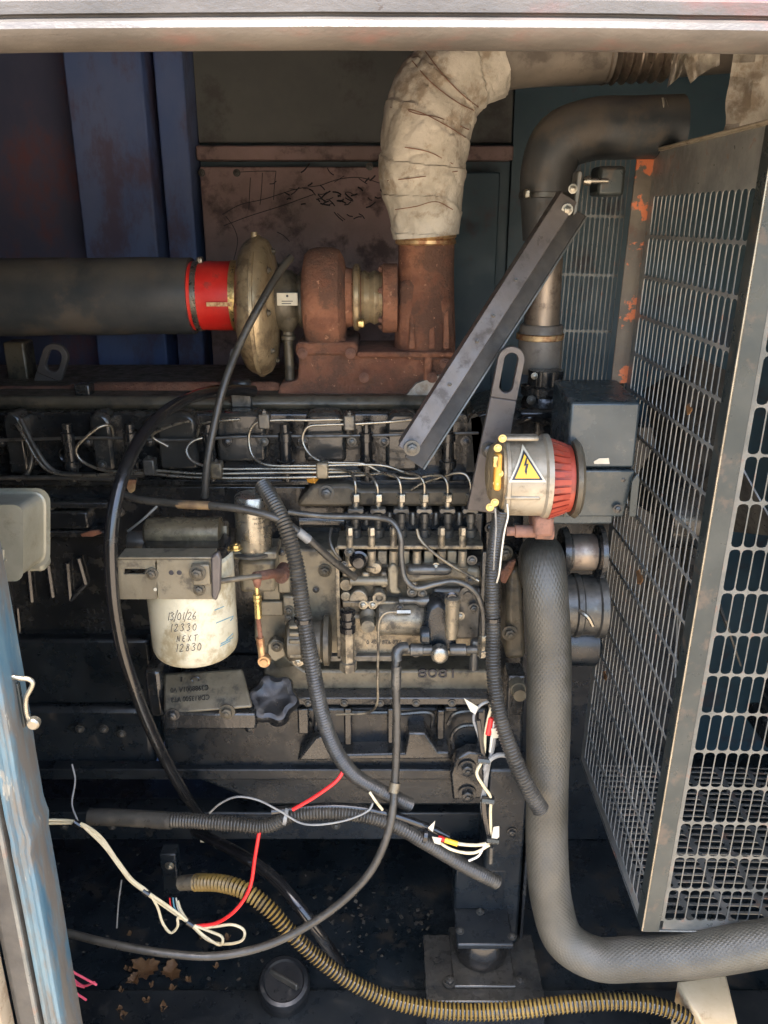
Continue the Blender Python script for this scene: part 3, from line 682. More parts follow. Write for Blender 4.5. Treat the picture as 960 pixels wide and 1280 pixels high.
q = MB(); P = [pt(448 + 12 * math.cos(R(a)), 752 - 14 * math.sin(R(a)), 1.262) for a in range(0, 181, 15)]; q.prism(P, (0, .02, 0)); q.build('half_cover', 'pump_casting', pump, .002)
q = MB(); q.ly(474, 748, 1.255, [(.004, 1), (.004, 3.5), (0, 4.5), (0, 8), (.003, 9), (.03, 9)], 24); q.build('washer', 'pump_casting', pump)
q = MB(); q.fbox(428, 752, 505, 759, 1.264, .02); q.build('lower_rail', 'pump_casting', pump, .002)
for x in (454, 466): bolt(x, 756, 1.262, 4, pump, 'steel')
q = MB(); q.lx([(498, 4), (499, 5), (520, 4), (526, 8), (536, 8), (537, 5)], 751, 1.258, 16); q.build('governor_link', 'dark_steel', pump)
q = MB(); q.ly(460, 784, 1.245, [(0, 3), (.001, 8.5), (.008, 9.5), (.04, 12)], 12); q.build('plug', 'grey_plate', pump)
q = MB(); q.ly(460, 772, 1.262, [(0, 6), (.004, 11), (.03, 12)], 20); q.build('plug_boss', 'brown_casting', pump)
# filter bowl at the lower left corner
q = MB(); q.lz(434.5, [(762, 8), (763, 10), (768, 10), (769, 8), (773, 8), (774, 10), (778, 10), (779, 8), (782, 8), (783, 10), (789, 10), (790, 8)], 1.215, 24); q.build('bowl_cap', 'rubber', pump)
q = MB(); q.lz(435, [(789, 9), (826, 8.5), (827, 11), (837, 11), (838, 9)], 1.215, 6); q.build('bowl', 'brass' if False else 'pump_casting', pump)
# lift pump
q = MB(); q.pprism([(526, 790), (534, 760), (548, 752), (562, 760), (568, 790), (572, 815), (530, 818)], 1.225, .05); q.build('lift_pump_body', 'black_oily', pump, .008)
q = MB(); q.lz(565, [(745, 7), (747, 10), (754, 10), (755, 9), (788, 8.6), (797, 7), (798, 5)], 1.20, 24); q.build('primer_pump', 'pump_casting', pump)
q = MB(); q.ly(565, 748, 1.195, [(0, 6), (.002, 8)], 16); q.build('primer_cap', 'rubber', pump)
q = MB(); q.ly(550, 822, 1.195, [(0, 5), (.002, 9), (.005, 11), (.02, 11.5)], 24); q.build('dome_nut', 'steel', pump)
q = MB(); q.lx([(500, 7), (503, 7), (504, 5.5), (512, 5.5), (513, 8), (528, 8), (529, 6), (540, 6)], 812, 1.215, 12); q.build('inlet_fitting', 'dark_steel', pump)
q = MB(); q.lx([(562, 6), (566, 7.5), (582, 7.5), (583, 5), (596, 5)], 812, 1.22, 12); q.build('outlet_fitting', 'dark_steel', pump)
q = MB(); q.lx([(525, 9), (528, 11), (536, 11), (538, 8)], 794, 1.21, 18); q.build('valve_cap', 'black_oily', pump)
q = MB(); q.lz(593, [(800, 5), (802, 6), (812, 6), (813, 4), (824, 6), (836, 6)], 1.235, 10); q.build('banjo_union', 'dark_steel', pump)
q = MB(); q.ly(585, 745, 1.265, [(0, 2), (.0, 5), (.003, 5.5), (.004, 11), (.03, 12)], 20); q.build('end_plug', 'dark_steel', pump)
q = MB(); q.fbox(540, 736, 602, 800, 1.272, .03); q.build('end_housing', 'dark_steel', pump, .006)
q = MB(); q.pprism([(505, 708), (560, 706), (600, 712), (600, 728), (560, 724), (505, 730)], 1.262, .03); q.build('cover_strip', 'grey_plate', pump, .006)
q = MB(); q.lx([(508, 4), (512, 7), (558, 7), (564, 4)], 712, 1.258, 16); q.build('cover_roll', 'dark_steel', pump)
for x, y in ((437, 690), (590, 700), (592, 760), (515, 740), (520, 716), (588, 725)): bolt(x, y, 1.262, 4.5, pump, 'dark_steel')
# high pressure pipes: from each union up and away along the head
def pipe(l, r=1.9, m='steel', name='injector_pipe'): return cable(name, l, r, m, parent=pump, seg=10, step=.005)
ends = [
 [(444.5, 618, 1.30), (444, 604, 1.30), (441, 594, 1.31), (430, 588, 1.325), (400, 586, 1.335), (330, 586, 1.338), (262, 584, 1.338), (238, 574, 1.345), (233, 562, 1.35), (240, 552, 1.36), (262, 545, 1.375)],
 [(472.5, 618, 1.30), (471, 606, 1.30), (464, 596, 1.31), (448, 590, 1.325), (420, 590, 1.333), (330, 591, 1.333), (250, 592, 1.333), (190, 588, 1.335), (130, 588, 1.34), (100, 574, 1.345), (95, 562, 1.345), (108, 546, 1.345), (126, 533, 1.35), (138, 532, 1.36), (142, 545, 1.372)],
 [(501.5, 618, 1.30), (500, 604, 1.30), (496, 596, 1.305), (480, 592, 1.32), (450, 594, 1.33), (400, 596, 1.332), (250, 597, 1.33), (180, 592, 1.335), (64, 590, 1.345), (46, 574, 1.35), (30, 545, 1.36), (20, 530, 1.37)],
 [(530.5, 618, 1.30), (530, 604, 1.30), (524, 595, 1.305), (508, 591, 1.32), (480, 582, 1.332), (440, 581, 1.335), (380, 582, 1.335), (330, 580, 1.337), (316, 570, 1.345), (311, 545, 1.352), (318, 530, 1.352), (334, 526, 1.352), (390, 525, 1.354), (432, 525, 1.36), (456, 532, 1.372)],
 [(559.5, 618, 1.30), (559, 604, 1.30), (554, 596, 1.305), (540, 594, 1.315), (515, 598, 1.325), (480, 592, 1.335), (455, 580, 1.335), (400, 576, 1.34), (384, 564, 1.348), (378, 548, 1.352), (384, 534, 1.352), (404, 531, 1.354), (440, 530, 1.354), (490, 527, 1.354), (528, 524, 1.36), (556, 534, 1.372)],
 [(588, 618, 1.30), (588, 604, 1.30), (582, 593, 1.305), (572, 591, 1.31), (556, 595, 1.32), (528, 604, 1.335), (514, 612, 1.34)],
]
for l in ends: pipe(l)
pipe([(300, 524, 1.352), (275, 526, 1.352), (252, 530, 1.355), (246, 545, 1.372)], 1.9)
pipe([(210, 558, 1.36), (190, 545, 1.355), (220, 530, 1.352), (238, 526, 1.352)], 1.9)
for px, py in ((270, 588), (403, 588), (186, 584), (330, 526), (437, 528)):
    q = MB(); q.fbox(px - 8, py - 9, px + 7, py + 11, 1.322 if py > 560 else 1.343, .022); q.build('pipe_clip', 'pump_casting' if px in (270, 403) else 'dark_steel', pump, .003)
    bolt(px, py - 9, 1.33, 4, pump, 'dark_steel', (0, 0, 1), p=pt(px, py - 9, 1.335))
q = MB(); q.lathe([(0, .0035), (.002, .0125), (.012, .0125), (.014, .003)], pt(390, 594, 1.34), (.25, 0, -1), 3); q.build('paint_tag', 'orange', pump, .001)
# fuel pipes round the pump
pipe([(360, 640, 1.27), (405, 645, 1.27), (470, 647, 1.265), (490, 652, 1.255), (500, 668, 1.245), (502, 700, 1.24), (507, 724, 1.235), (520, 735, 1.232), (545, 730, 1.23), (570, 727, 1.23), (592, 738, 1.23), (602, 758, 1.23), (604, 790, 1.23), (603, 800, 1.232)], 3.8, 'dark_steel', 'fuel_pipe')
q = MB(); q.lz(603, [(793, 4.5), (794, 5.5), (802, 5.5), (803, 4.5), (812, 4.5), (813, 6), (820, 6)], 1.232, 6); q.build('pipe_nut', 'steel', pump)
pipe([(521, 661, 1.262), (524, 672, 1.258), (534, 684, 1.25), (560, 704, 1.242), (594, 724, 1.245)], 2.0, 'pump_casting', 'drain_pipe')
q = MB(); q.tube(path([(594, 724, 1.245), (598, 726, 1.245)], .004), .004, 10); q.build('pipe_nut', 'steel', pump)
pipe([(512, 765, 1.24), (500, 765, 1.235), (482, 766, 1.232), (475, 774, 1.232), (473, 800, 1.232), (472, 850, 1.225), (471, 880, 1.225), (462, 890, 1.235), (420, 893, 1.25)], 1.7, 'pump_casting', 'drain_pipe')
q = MB(); q.tube(path([(496, 765, 1.235), (513, 765, 1.236)], .004), .005, 6); q.build('pipe_nut', 'steel', pump)

for x, y, r in ((440, 816, 4), (520, 816, 4), (598, 818, 4), (430, 706, 3.5), (500, 760, 4), (545, 708, 3.5), (575, 770, 4), (528, 742, 4)):
    bolt(x, y, 1.258, r, pump, 'steel' if x % 2 else 'dark_steel')
for x0, x1, y0, y1 in ((428, 436, 712, 722), (452, 462, 716, 724), (476, 484, 716, 735), (508, 522, 728, 738), (540, 560, 714, 722), (574, 584, 714, 722), (512, 522, 756, 768), (484, 492, 770, 786)):
    q = MB(); q.fbox(x0, y0, x1, y1, 1.262, .02); q.build('pump_lug', 'pump_casting', pump, .003)
for x in (458, 487, 516, 545, 574):
    q = MB(); q.lz(x, [(640, 3), (642, 4), (655, 4), (656, 3)], 1.325, 10); q.build('valve_stop', 'dark_steel', pump)
q = MB(); q.tube(path([(426, 700, 1.25), (418, 690, 1.245), (412, 676, 1.25), (414, 660, 1.27)], .005), .0028, 8); q.build('vent_pipe', 'dark_steel', pump)

# ------------------------------------------------------------------ turbocharger, manifold and exhaust
man = thing('exhaust_manifold', 'rust brown exhaust manifold running along the top of the engine', 'manifold', (0, 1.52, 1.3))
b = MB(); b.lx([(118, 9), (122, 12), (345, 12), (350, 10)], 489, 1.52, 20); b.build('branch_tube', 'rust', man)
b = MB(); b.lx([(-200, 10), (84, 10), (92, 12)], 492, 1.53, 20); b.build('branch_tube', 'rust_dark', man)
b = MB(); b.pprism([(346, 496), (350, 480), (372, 476), (374, 434), (444, 434), (446, 442), (566, 436), (568, 462), (540, 496)], 1.475, .14); b.build('turbo_foot', 'rust', man, .012)
b = MB(); b.pprism([(368, 436), (372, 428), (444, 428), (448, 436), (446, 444), (370, 444)], 1.462, .17); b.build('foot_flange', 'rust', man, .005)
b = MB(); b.fbox(446, 440, 568, 447, 1.458, .15); b.build('foot_flange', 'rust', man, .004)
b = MB(); b.fbox(530, 444, 540, 478, 1.462, .02); b.build('foot_rib', 'rust', man, .004)
for x, y in ((378, 440), (438, 440), (455, 470), (540, 470), (556, 452)): bolt(x, y + 2, 1.458, 4.5, man, 'rust_dark')
b = MB(); b.pprism([(508, 494), (520, 480), (546, 470), (566, 470), (560, 494)], 1.462, .02); b.build('heat_shield_scrap', 'rag_wrap', man)

tur = thing('turbocharger', 'rusty turbocharger with gold coloured compressor housing and red inlet sleeve', 'turbocharger', (-.13, 1.52, 1.33))
b = MB(); b.lx([(299, 42), (302, 46), (303, 58), (305, 68), (309, 76), (315, 81), (322, 84), (330, 84), (337, 80), (342, 71), (345, 58), (347, 44), (349, 30)], 384, 1.52, 48); b.build('compressor_housing', 'gold_casting', tur)
b = MB(); b.lx([(323, 83), (324, 86), (328, 86), (329, 83)], 384, 1.52, 48); b.build('housing_seam', 'gold_casting', tur)
b = MB(); b.lz(318, [(290, 4), (300, 5), (304, 9), (312, 10)], 1.50, 12); b.build('boost_nipple', 'gold_casting', tur)
for a in range(0, 360, 45):
    o_ = pt(343, 384, 1.52); rr = 66 * ps(384, 1.52)
    bolt(0, 384, 1.52, 3.4, tur, 'brown_casting', (1, 0, 0), p=o_ + Vector((0, -math.cos(R(a)) * rr, math.sin(R(a)) * rr)))
b = MB(); b.lx([(344, 26), (346, 36), (352, 38), (366, 36), (372, 30), (376, 34), (380, 34)], 375, 1.52, 28); b.build('bearing_housing', 'brown_casting', tur)
b = MB(); b.lz(361, [(395, 18), (405, 14), (412, 9), (414, 7), (418, 7), (420, 9), (424, 9), (425, 6), (476, 6)], 1.50, 16); b.build('oil_drain', 'brown_casting', tur)
b = MB(); b.fbox(346, 366, 372, 382, 1.462, .004); lab = b.build('rating_plate', 'white_label', tur, .0006)
b = MB(); b.ly(359, 370, 1.4615, [(0, .5), (0, 1.6), (.0005, 1.6)], 10); b.fbox(352, 376, 366, 377, 1.4615, .0004); b.fbox(352, 379, 364, 380, 1.4615, .0004); b.build('plate_print', 'ink', lab if False else tur)
b = MB(); b.lx([(380, 40), (383, 54), (389, 60), (398, 62), (416, 62), (425, 59), (430, 50), (433, 38)], 374, 1.52, 48)
b.build('turbine_housing', 'rust', tur)
b = MB(); b.pprism([(383, 360), (431, 360), (428, 400), (424, 415), (436, 432), (376, 432), (388, 415), (384, 400)], 1.475, .09); b.build('turbine_neck', 'rust', tur, .01)
b = MB(); b.lx([(430, 38), (436, 36), (444, 34), (452, 32)], 372, 1.52, 32); b.build('turbine_outlet', 'rust', tur)
b = MB(); b.lx([(441, 36), (443, 40), (446, 41), (449, 40), (451, 36)], 372, 1.52, 36); b.build('band_clamp', 'gold_casting', tur)
b = MB(); b.fbox(446, 400, 456, 410, 1.46, .02); b.build('clamp_bolt', 'brass', tur, .003)
b = MB(); b.lx([(450, 30), (456, 33), (462, 30), (468, 33), (474, 30), (480, 32)], 372, 1.52, 32); b.build('bellows', 'gold_casting', tur)
b = MB(); b.lx([(478, 40), (479, 42), (496, 42), (497, 38)], 373, 1.52, 36); b.build('outlet_flange', 'rust', tur)
for a in range(20, 360, 60):
    o_ = pt(478, 373, 1.52); rr = 36 * ps(373, 1.52)
    bolt(0, 373, 1.52, 4, tur, 'rust_dark', (-1, 0, 0), p=o_ + Vector((0, -math.cos(R(a)) * rr, math.sin(R(a)) * rr)))
# red sleeve
slv = thing('silicone_sleeve', 'short bright red silicone sleeve joining the black intake pipe to the turbo', 'hose', pt(270, 370, 1.52))
b = MB(); b.lx([(237, 39), (238, 41.5), (248, 42), (255, 41.2), (262, 42), (290, 42), (302, 41.5), (303, 39)], 370, 1.52, 40); b.build('sleeve', 'red_silicone', slv)
b = MB(); b.lx([(246, 41), (246.2, 43), (252.8, 43), (253, 41)], 370, 1.52, 40); b.build('clamp', 'steel', slv)
b = MB(); b.lx([(292, 41), (292.2, 43), (301.8, 43), (302, 41)], 370, 1.52, 40); b.build('clamp', 'brass', slv)
b = MB(); b.fbox(245, 321, 253, 330, 1.50, .016); b.build('clamp_screw', 'steel', slv, .003)
b = MB(); b.lx([(255, 41.6), (255.2, 42.3), (291, 42.3), (291.2, 41.6)], 384, 1.519, 40) if False else b.fbox(258, 378, 290, 383, 1.5165 - 42 * ps(370, 1.52) - .0, .002)
b.build('print_stripe', 'bronze', slv)
# intake pipe
P = path([(-160, 372, 1.5), (-40, 372, 1.51), (100, 371, 1.52), (242, 370, 1.52)], .01)
b = MB(); r0 = 45 * ps(370, 1.52); b.tube(P, lambda s, a: r0 * (1.06 - .05 * s / 1.0) + .0006 * math.sin(s * 40 + a * 3), 40)
ip = b.build('intake_pipe', 'pipe_black', None, 0, 'dusty black air intake pipe running in from the left to the red sleeve', 'pipe')
# exhaust elbow and wrapped riser
exh = thing('exhaust_riser', 'rusty exhaust elbow rising into cream heat wrap, bending right under the top rail', 'exhaust pipe', pt(530, 440, 1.52))
b = MB(); b.lz(532, [(300, 34), (306, 35), (340, 35), (380, 36), (420, 38), (444, 38)], 1.52, 36); b.build('elbow', 'rust', exh)
b = MB(); b.pprism([(498, 352), (520, 345), (552, 362), (566, 378), (570, 436), (498, 440)], 1.475, .10); b.build('elbow_body', 'rust', exh, .014)
for x in (515, 540, 558):
    q = MB(); q.prism([pt(x - 2.5, 385, 1.478), pt(x + 2.5, 385, 1.478), pt(x + 4, 436, 1.455), pt(x - 4, 436, 1.455)], (0, .03, 0)); q.build('elbow_rib', 'rust', exh, .002)
b = MB(); b.lz(532, [(291, 36), (292, 38), (296, 38.5), (298, 36), (300, 38), (304, 38), (306, 35)], 1.52, 40); b.build('clamp_flange', 'bronze', exh)
WR = [(532, 296, 1.52), (530, 262, 1.52), (528, 215, 1.52), (533, 165, 1.52), (548, 118, 1.53), (578, 84, 1.54), (610, 66, 1.55)]
P = path(WR, .0022); from mathutils import noise as mn
Ltot = sum((P[i + 1] - P[i]).length for i in range(len(P) - 1))
def wrap_r(s, a):
    t = s / Ltot
    base = (41 + 13 * min(1, t / .28) - 2 * max(0, t - .6) / .4) * ps(200, 1.52)
    v = Vector((math.cos(a) * 1.5, math.sin(a) * 1.5, s * 14))
    base *= 1 + .06 * mn.noise(v) + .022 * mn.noise(v * 3.1) + .006 * mn.noise(v * 7) - .018 * max(0, .25 - abs(mn.noise(v * 1.6 + Vector((5, 1, 2))))) ** 1.0 / .25
    lay = (s * 17 + a / (2 * math.pi) + .25 * mn.noise(v * .8)) % 1.0
    cr = abs(mn.noise(Vector((math.cos(a) * 2.2 + 7, math.sin(a) * 2.2, s * 26))))
    return base * (1 + .035 * lay ** 2 - .028 * max(0, .10 - cr) / .10 + .004 * mn.noise(v * 16))
b = MB(); b.tube(P, wrap_r, 110); b.build('heat_wrap', 'rag_wrap', exh)
def on_wrap(px, py):     # nearest point of the wrap's surface along a sight line
    d = ray(px, py).normalized(); best = None
    for i, c in enumerate(P):
        pass
    rr = 56 * ps(200, 1.52)
    t = 1.0
    for _ in range(400):
        p = CAM + d * t; dist = min((p - c).length for c in P)
        if dist < rr: return CAM + d * (t - .001)
        t += .002
    return CAM + d * 1.5
for l in (((490, 128), (520, 142), (545, 146), (586, 162)), ((488, 134), (524, 140), (560, 158), (582, 172)), ((515, 76), (540, 104), (572, 128), (592, 138)), ((530, 62), (556, 96), (580, 120), (598, 134)),
          ((506, 184), (536, 190), (566, 205)), ((484, 226), (520, 222), (572, 214)), ((494, 262), (520, 258), (545, 252), (566, 262))):
    q = MB(); q.tube(smooth_path([on_wrap(*k) for k in l], .006), .0008, 6); q.build('binding_wire', 'rust_dark', exh)
P2 = path([(600, 70, 1.545), (660, 62, 1.56), (760, 58, 1.57)], .01)
b = MB(); b.tube(P2, 43 * ps(70, 1.55), 36); b.build('tail_pipe', 'pipe_grey', exh)
P3 = path([(752, 58, 1.57), (830, 54, 1.575)], .003)
b = MB(); b.tube(P3, lambda s, a: (40 + 4.5 * math.sin(2 * math.pi * s / .017)) * ps(60, 1.57), 36); b.build('flex_bellows', 'pipe_steel', exh)
P4 = path([(828, 54, 1.575), (900, 48, 1.58), (1000, 40, 1.58)], .01)
b = MB(); b.tube(P4, 40 * ps(60, 1.57), 36); b.build('tail_pipe', 'pipe_grey', exh)

# ------------------------------------------------------------------ ragged insulation hanging at the top right
def rag(pxs, Y, seed, name, label):
    rnd = random.Random(seed); b = MB(); nu, nv = 10, 14
    (x0, y0), (x1, y1), (x2, y2), (x3, y3) = pxs
    for side in (0, 1):
        for i in range(nu + 1):
            for j in range(nv + 1):
                u, v = i / nu, j / nv
                X = (x0 * (1 - u) + x1 * u) * (1 - v) + (x3 * (1 - u) + x2 * u) * v; Yp = (y0 * (1 - u) + y1 * u) * (1 - v) + (y3 * (1 - u) + y2 * u) * v
                q = Vector((X * .03, Yp * .03, seed)); X += 6 * mn.noise(q) * v; Yp += 7 * mn.noise(q + Vector((3, 9, 1))) * v
                b.v.append(pt(X, Yp, Y + .02 * mn.noise(q * 1.6) + .012 * math.sin(u * 9 + v * 3) + side * .004))
    N = (nu + 1) * (nv + 1)
    for i in range(nu):
        for j in range(nv):
            k = i * (nv + 1) + j; q = (k, k + 1, k + nv + 2, k + nv + 1); b.face(q); b.face([N + z for z in reversed(q)])
    e = [i * (nv + 1) for i in range(nu + 1)] + [nu * (nv + 1) + j for j in range(1, nv + 1)] + [i * (nv + 1) + nv for i in range(nu - 1, -1, -1)] + [j for j in range(nv - 1, 0, -1)]
    for a in range(len(e)): c2 = e[(a + 1) % len(e)]; b.face((c2, e[a], N + e[a], N + c2))
    b.build(name, 'rag_wrap', None, 0, label, 'insulation', 'torn lagging under the top rail')
rag([(846, 52), (902, 52), (898, 82), (862, 104)], 1.46, 3, 'insulation_scrap', 'wide torn flap of cream lagging hanging highest under the top rail')
rag([(920, 40), (1010, 40), (1010, 175), (902, 172)], 1.40, 5, 'insulation_scrap', 'long ragged curtain of cream lagging above the mesh guard at the frame edge')
rag([(842, 58), (864, 58), (846, 94), (834, 108)], 1.45, 8, 'insulation_scrap', 'thin strip of lagging beside the pipe bellows')
rag([(824, 122), (832, 122), (846, 166), (826, 166)], 1.47, 11, 'insulation_scrap', 'short tongue of lagging standing at the end of the black elbow')

# ------------------------------------------------------------------ black elbow pipe
elb = thing('coolant_pipe', 'black elbow pipe with a steel middle section rising behind the slanted strut', 'pipe', pt(678, 470, 1.5))
P = path([(680, 300, 1.5), (681, 262, 1.5), (684, 215, 1.5), (700, 178, 1.5), (740, 162, 1.5), (790, 160, 1.5), (850, 158, 1.5)], .008)
b = MB(); L_ = len(P); b.tube(P, lambda s, a: (27 + 9 * min(1, s / .16)) * ps(200, 1.5), 36); b.build('elbow', 'pipe_black', elb)
b = MB(); b.lz(680, [(285, 22), (300, 21), (426, 22), (430, 22)], 1.5, 30); b.build('steel_tube', 'pipe_steel', elb)
b = MB(); b.lz(675, [(405, 25), (408, 27), (462, 27), (466, 24)], 1.5, 30); b.build('coupling', 'pipe_steel' if False else 'pipe_grey', elb)
b = MB(); b.lz(675, [(416, 28), (417, 29.5), (423, 29.5), (424, 28)], 1.5, 32); b.build('clamp', 'bronze', elb)
b = MB(); b.lz(681, [(240, 30), (241, 32), (247, 32), (248, 30)], 1.5, 32); b.build('clamp', 'dark_steel', elb)
b = MB(); b.fbox(656, 236, 664, 248, 1.45, .02); b.build('clamp_screw', 'steel', elb, .003)

# ------------------------------------------------------------------ slanted channel strut
st = thing('support_strut', 'slanted dark steel channel strut running from the head up to the radiator guard', 'strut', pt(513, 575, 1.22))
def along(px0, py0, Y0, px1, py1, Y1, off0, off1, d, name, m, bev=.0012):
    A = pt(px0, py0, Y0); B_ = pt(px1, py1, Y1); nx, ny = (py1 - py0), -(px1 - px0); n = math.hypot(nx, ny); nx /= n; ny /= n
    q = [pt(px0 + nx * off0, py0 + ny * off0, Y0), pt(px0 + nx * off1, py0 + ny * off1, Y0), pt(px1 + nx * off1, py1 + ny * off1, Y1), pt(px1 + nx * off0, py1 + ny * off0, Y1)]
    b = MB(); b.hexa(q + [p + Vector((0, d, 0)) for p in q]); return b.build(name, m, st, bev)
along(510, 566, 1.20, 714, 248, 1.33, -9, 15, .004, 'front_web', 'strut_paint')
along(511, 566, 1.204, 715, 246, 1.334, 12, 15, .035, 'upper_flange', 'strut_paint')
along(516, 578, 1.238, 720, 262, 1.37, -15, 12, .004, 'rear_web', 'seal_black')  # coloured black so the shaded gap behind the front web is painted in
along(516, 578, 1.236, 720, 262, 1.368, -17.5, -15, .008, 'rear_lip', 'guard_steel', .0005)
b = MB(); b.pprism([(716, 270), (722, 266), (729, 216), (726, 212), (722, 215)], 1.345, .035); b.build('end_tab', 'guard_steel', st, .002)
b = MB(); b.lx([(729, 4), (734, 6), (738, 6), (739, 3), (760, 3)], 226, 1.36, 10); b.build('tie_bolt', 'steel', st)
b = MB(); b.fbox(748, 207, 782, 245, 1.40, .06); b.build('tie_bracket', 'guard_paint', st, .006)
bolt(515, 560, 1.199, 7, st, 'dark_steel'); bolt(709, 262, 1.325, 5, st, 'steel'); bolt(716, 236, 1.335, 4, st, 'steel')
for t in (.25, .42, .52, .66): bolt(512 + 202 * t, 560 - 318 * t, 1.199 + .13 * t, 1.6, st, 'black_paint', name='rivet')

# ------------------------------------------------------------------ fan guard
GX, GY0, GY1, GZ0, GZ1 = .428, 1.045, 1.50, .49, 1.70
grd = thing('fan_guard', 'box shaped radiator fan guard of slotted grey steel plate with rusty edges', 'guard', (.6, 1.2, GZ0))
PU, PV = .0172, .0662
def gtop(Y): return 1.703
PS = .0212; nc = int((GY1 - GY0 - .05) / PS); nr = int((GZ1 - .06 - GZ0 - .02) / PV)
b = MB(); z0 = GZ0 + .018; y0 = GY0 + .028
b.slots((GX, y0 + nc * PS, z0), (0, -1, 0), (0, 0, 1), nc, nr, PS, PV, .0186, .0618, -.0011)
zt = z0 + nr * PV
b.box((GX, GY0 + .003, zt), (GX + .0022, GY1, GZ1)); b.box((GX, GY0 + .003, GZ0), (GX + .0022, GY1, z0))
b.box((GX, y0 + nc * PS, z0), (GX + .0022, GY1, zt)); b.box((GX, GY0 + .003, z0), (GX + .0022, y0, zt))
b.build('side_plate', 'guard_steel_lit', grd)
NF = 30
b = MB(); x0 = GX + .032
b.slots((x0, GY0, z0), (1, 0, 0), (0, 0, 1), NF, nr, PU, PV, .0154, .0628, -.0010)
b.box((x0, GY0, zt), (x0 + NF * PU, GY0 + .0022, GZ1)); b.box((x0, GY0, GZ0), (x0 + NF * PU, GY0 + .0022, z0)); b.box((GX + .026, GY0, z0), (x0, GY0 + .0022, zt))
b.build('front_plate', 'guard_steel', grd)
b = MB(); b.box((GX - .003, GY0 - .003, GZ0 - .002), (GX + .026, GY0 - .0005, GZ1 + .002)); b.box((GX - .003, GY0 - .0005, GZ0 - .002), (GX - .0005, GY0 + .024, GZ1 + .002)); b.build('corner_angle', 'guard_paint', grd, .0008)
b = MB(); b.tube([Vector((GX - .002, GY0 - .003, GZ0)), Vector((GX - .002, GY0 - .003, GZ1))], .0018, 8); b.build('edge_line', 'steel', grd)  # added pale tube painting in the highlight along the bend
b = MB(); b.box((GX - .004, GY0, GZ1), (GX + .03, GY1, GZ1 + .004)); b.box((GX, GY0 - .003, GZ1), (GX + .56, GY0 + .03, GZ1 + .0038)); b.tube([Vector((GX - .004, GY0 - .003, GZ1 + .004)), Vector((GX - .004, GY1, GZ1 + .004))], .002, 8); b.tube([Vector((GX, GY0 - .004, GZ1 + .004)), Vector((GX + .56, GY0 - .004, GZ1 + .004))], .002, 8); b.build('top_edge', 'alu_casting', grd, .001)  # pale colour and added tubes paint in the brightly lit edge
b = MB(); b.box((GX + .03, GY1 - .03, GZ1 + .001), (GX + .5, GY1 + .03, GZ1 + .006)); b.build('top_edge', 'guard_paint', grd, .001)
b = MB(); b.box((GX - .002, GY0, GZ0 - .004), (GX + .02, GY1, GZ0 - .001)); b.box((GX, GY0 - .002, GZ0 - .004), (GX + .56, GY0 + .02, GZ0 - .0012)); b.build('bottom_edge', 'guard_steel', grd, .0008)
# floor of the guard: slots lie across
b = MB(); b.slots((GX + .02, GY0 + .02, GZ0 + .001), (0, 1, 0), (1, 0, 0), 24, 7, PU, PV, .0125, .058, .0022); b.build('bottom_plate', 'guard_steel', grd)
# rusty edge post at the back of the side plate and the rear plate beyond it
b = MB(); b.prism([(GX - .001, 1.503, 1.30), (GX - .001, 1.503, 1.695), (GX - .004, 1.56, 1.672), (GX - .004, 1.56, 1.30)], (-.003, 0, 0))
b.box((GX - .029, 1.500, 1.31), (GX + .001, 1.503, 1.69)); b.build('edge_post', 'guard_rusty', grd, .001)
b = MB(); nb = 6; b.slots((GX - .03 - nb * PU, 1.53, 1.30), (1, 0, 0), (0, 0, 1), nb * 2, 4, PU / 2, PV * 1.5, .0066, .0965, -.0009); b.build('rear_plate', 'guard_steel', grd)
b = MB(); b.box((GX - .04 - nb * PU - .012, 1.528, 1.30), (GX - .03 - nb * PU, 1.533, 1.697)); b.box((GX - .05 - nb * PU, 1.5285, 1.6972), (GX - .04, 1.5325, 1.71)); b.build('rear_edge', 'guard_paint', grd)
b = MB()
for px, py, sz, l in ((800, 722, .010, 'tan leaf scrap caught in the guard beneath the belt cover'), (757, 845, .007, 'small yellow leaf scrap caught low on the back of the guard'), (862, 512, .006, 'orange rust coloured leaf bit caught in the guard beside the corner strip')):
    d_ = ray(px, py); p_ = CAM + d_ * ((GX - .002 + (0.008 if py < 800 else .004)) / d_.x); q = MB()
    rg_ = [p_ + Vector((0, math.cos(a_) * sz * (1.6 + .5 * math.sin(3 * a_)), math.sin(a_) * sz * (1.1 + .4 * math.cos(5 * a_)))) for a_ in [2 * math.pi * k_ / 14 for k_ in range(14)]]
    q.prism(rg_, (-.002, 0, 0)); q.build('dry_leaf', 'leaf_dry', None, 0, l, 'leaf', 'leaf scraps on the guard')
grd.rotation_euler = (0, R(1.25), 0)
# radiator inside
rad = thing('radiator', 'dark finned radiator core standing inside the fan guard', 'radiator', (.95, 1.3, .49))
b = MB(); b.box((.86, 1.12, .55), (.94, 1.62, 1.62)); b.build('core', 'black_oily', rad, .003)
b = MB(); b.box((.84, 1.10, 1.62), (.96, 1.64, 1.69)); b.build('top_tank', 'black_paint', rad, .01)
b = MB(); b.box((.84, 1.10, .50), (.96, 1.64, .55)); b.build('bottom_tank', 'black_paint', rad, .01)
for k in range(40):
    q = MB(); q.box((.852, 1.13, .565 + k * .026), (.8595, 1.61, .567 + k * .026)); q.build('fin', 'dark_steel', rad)
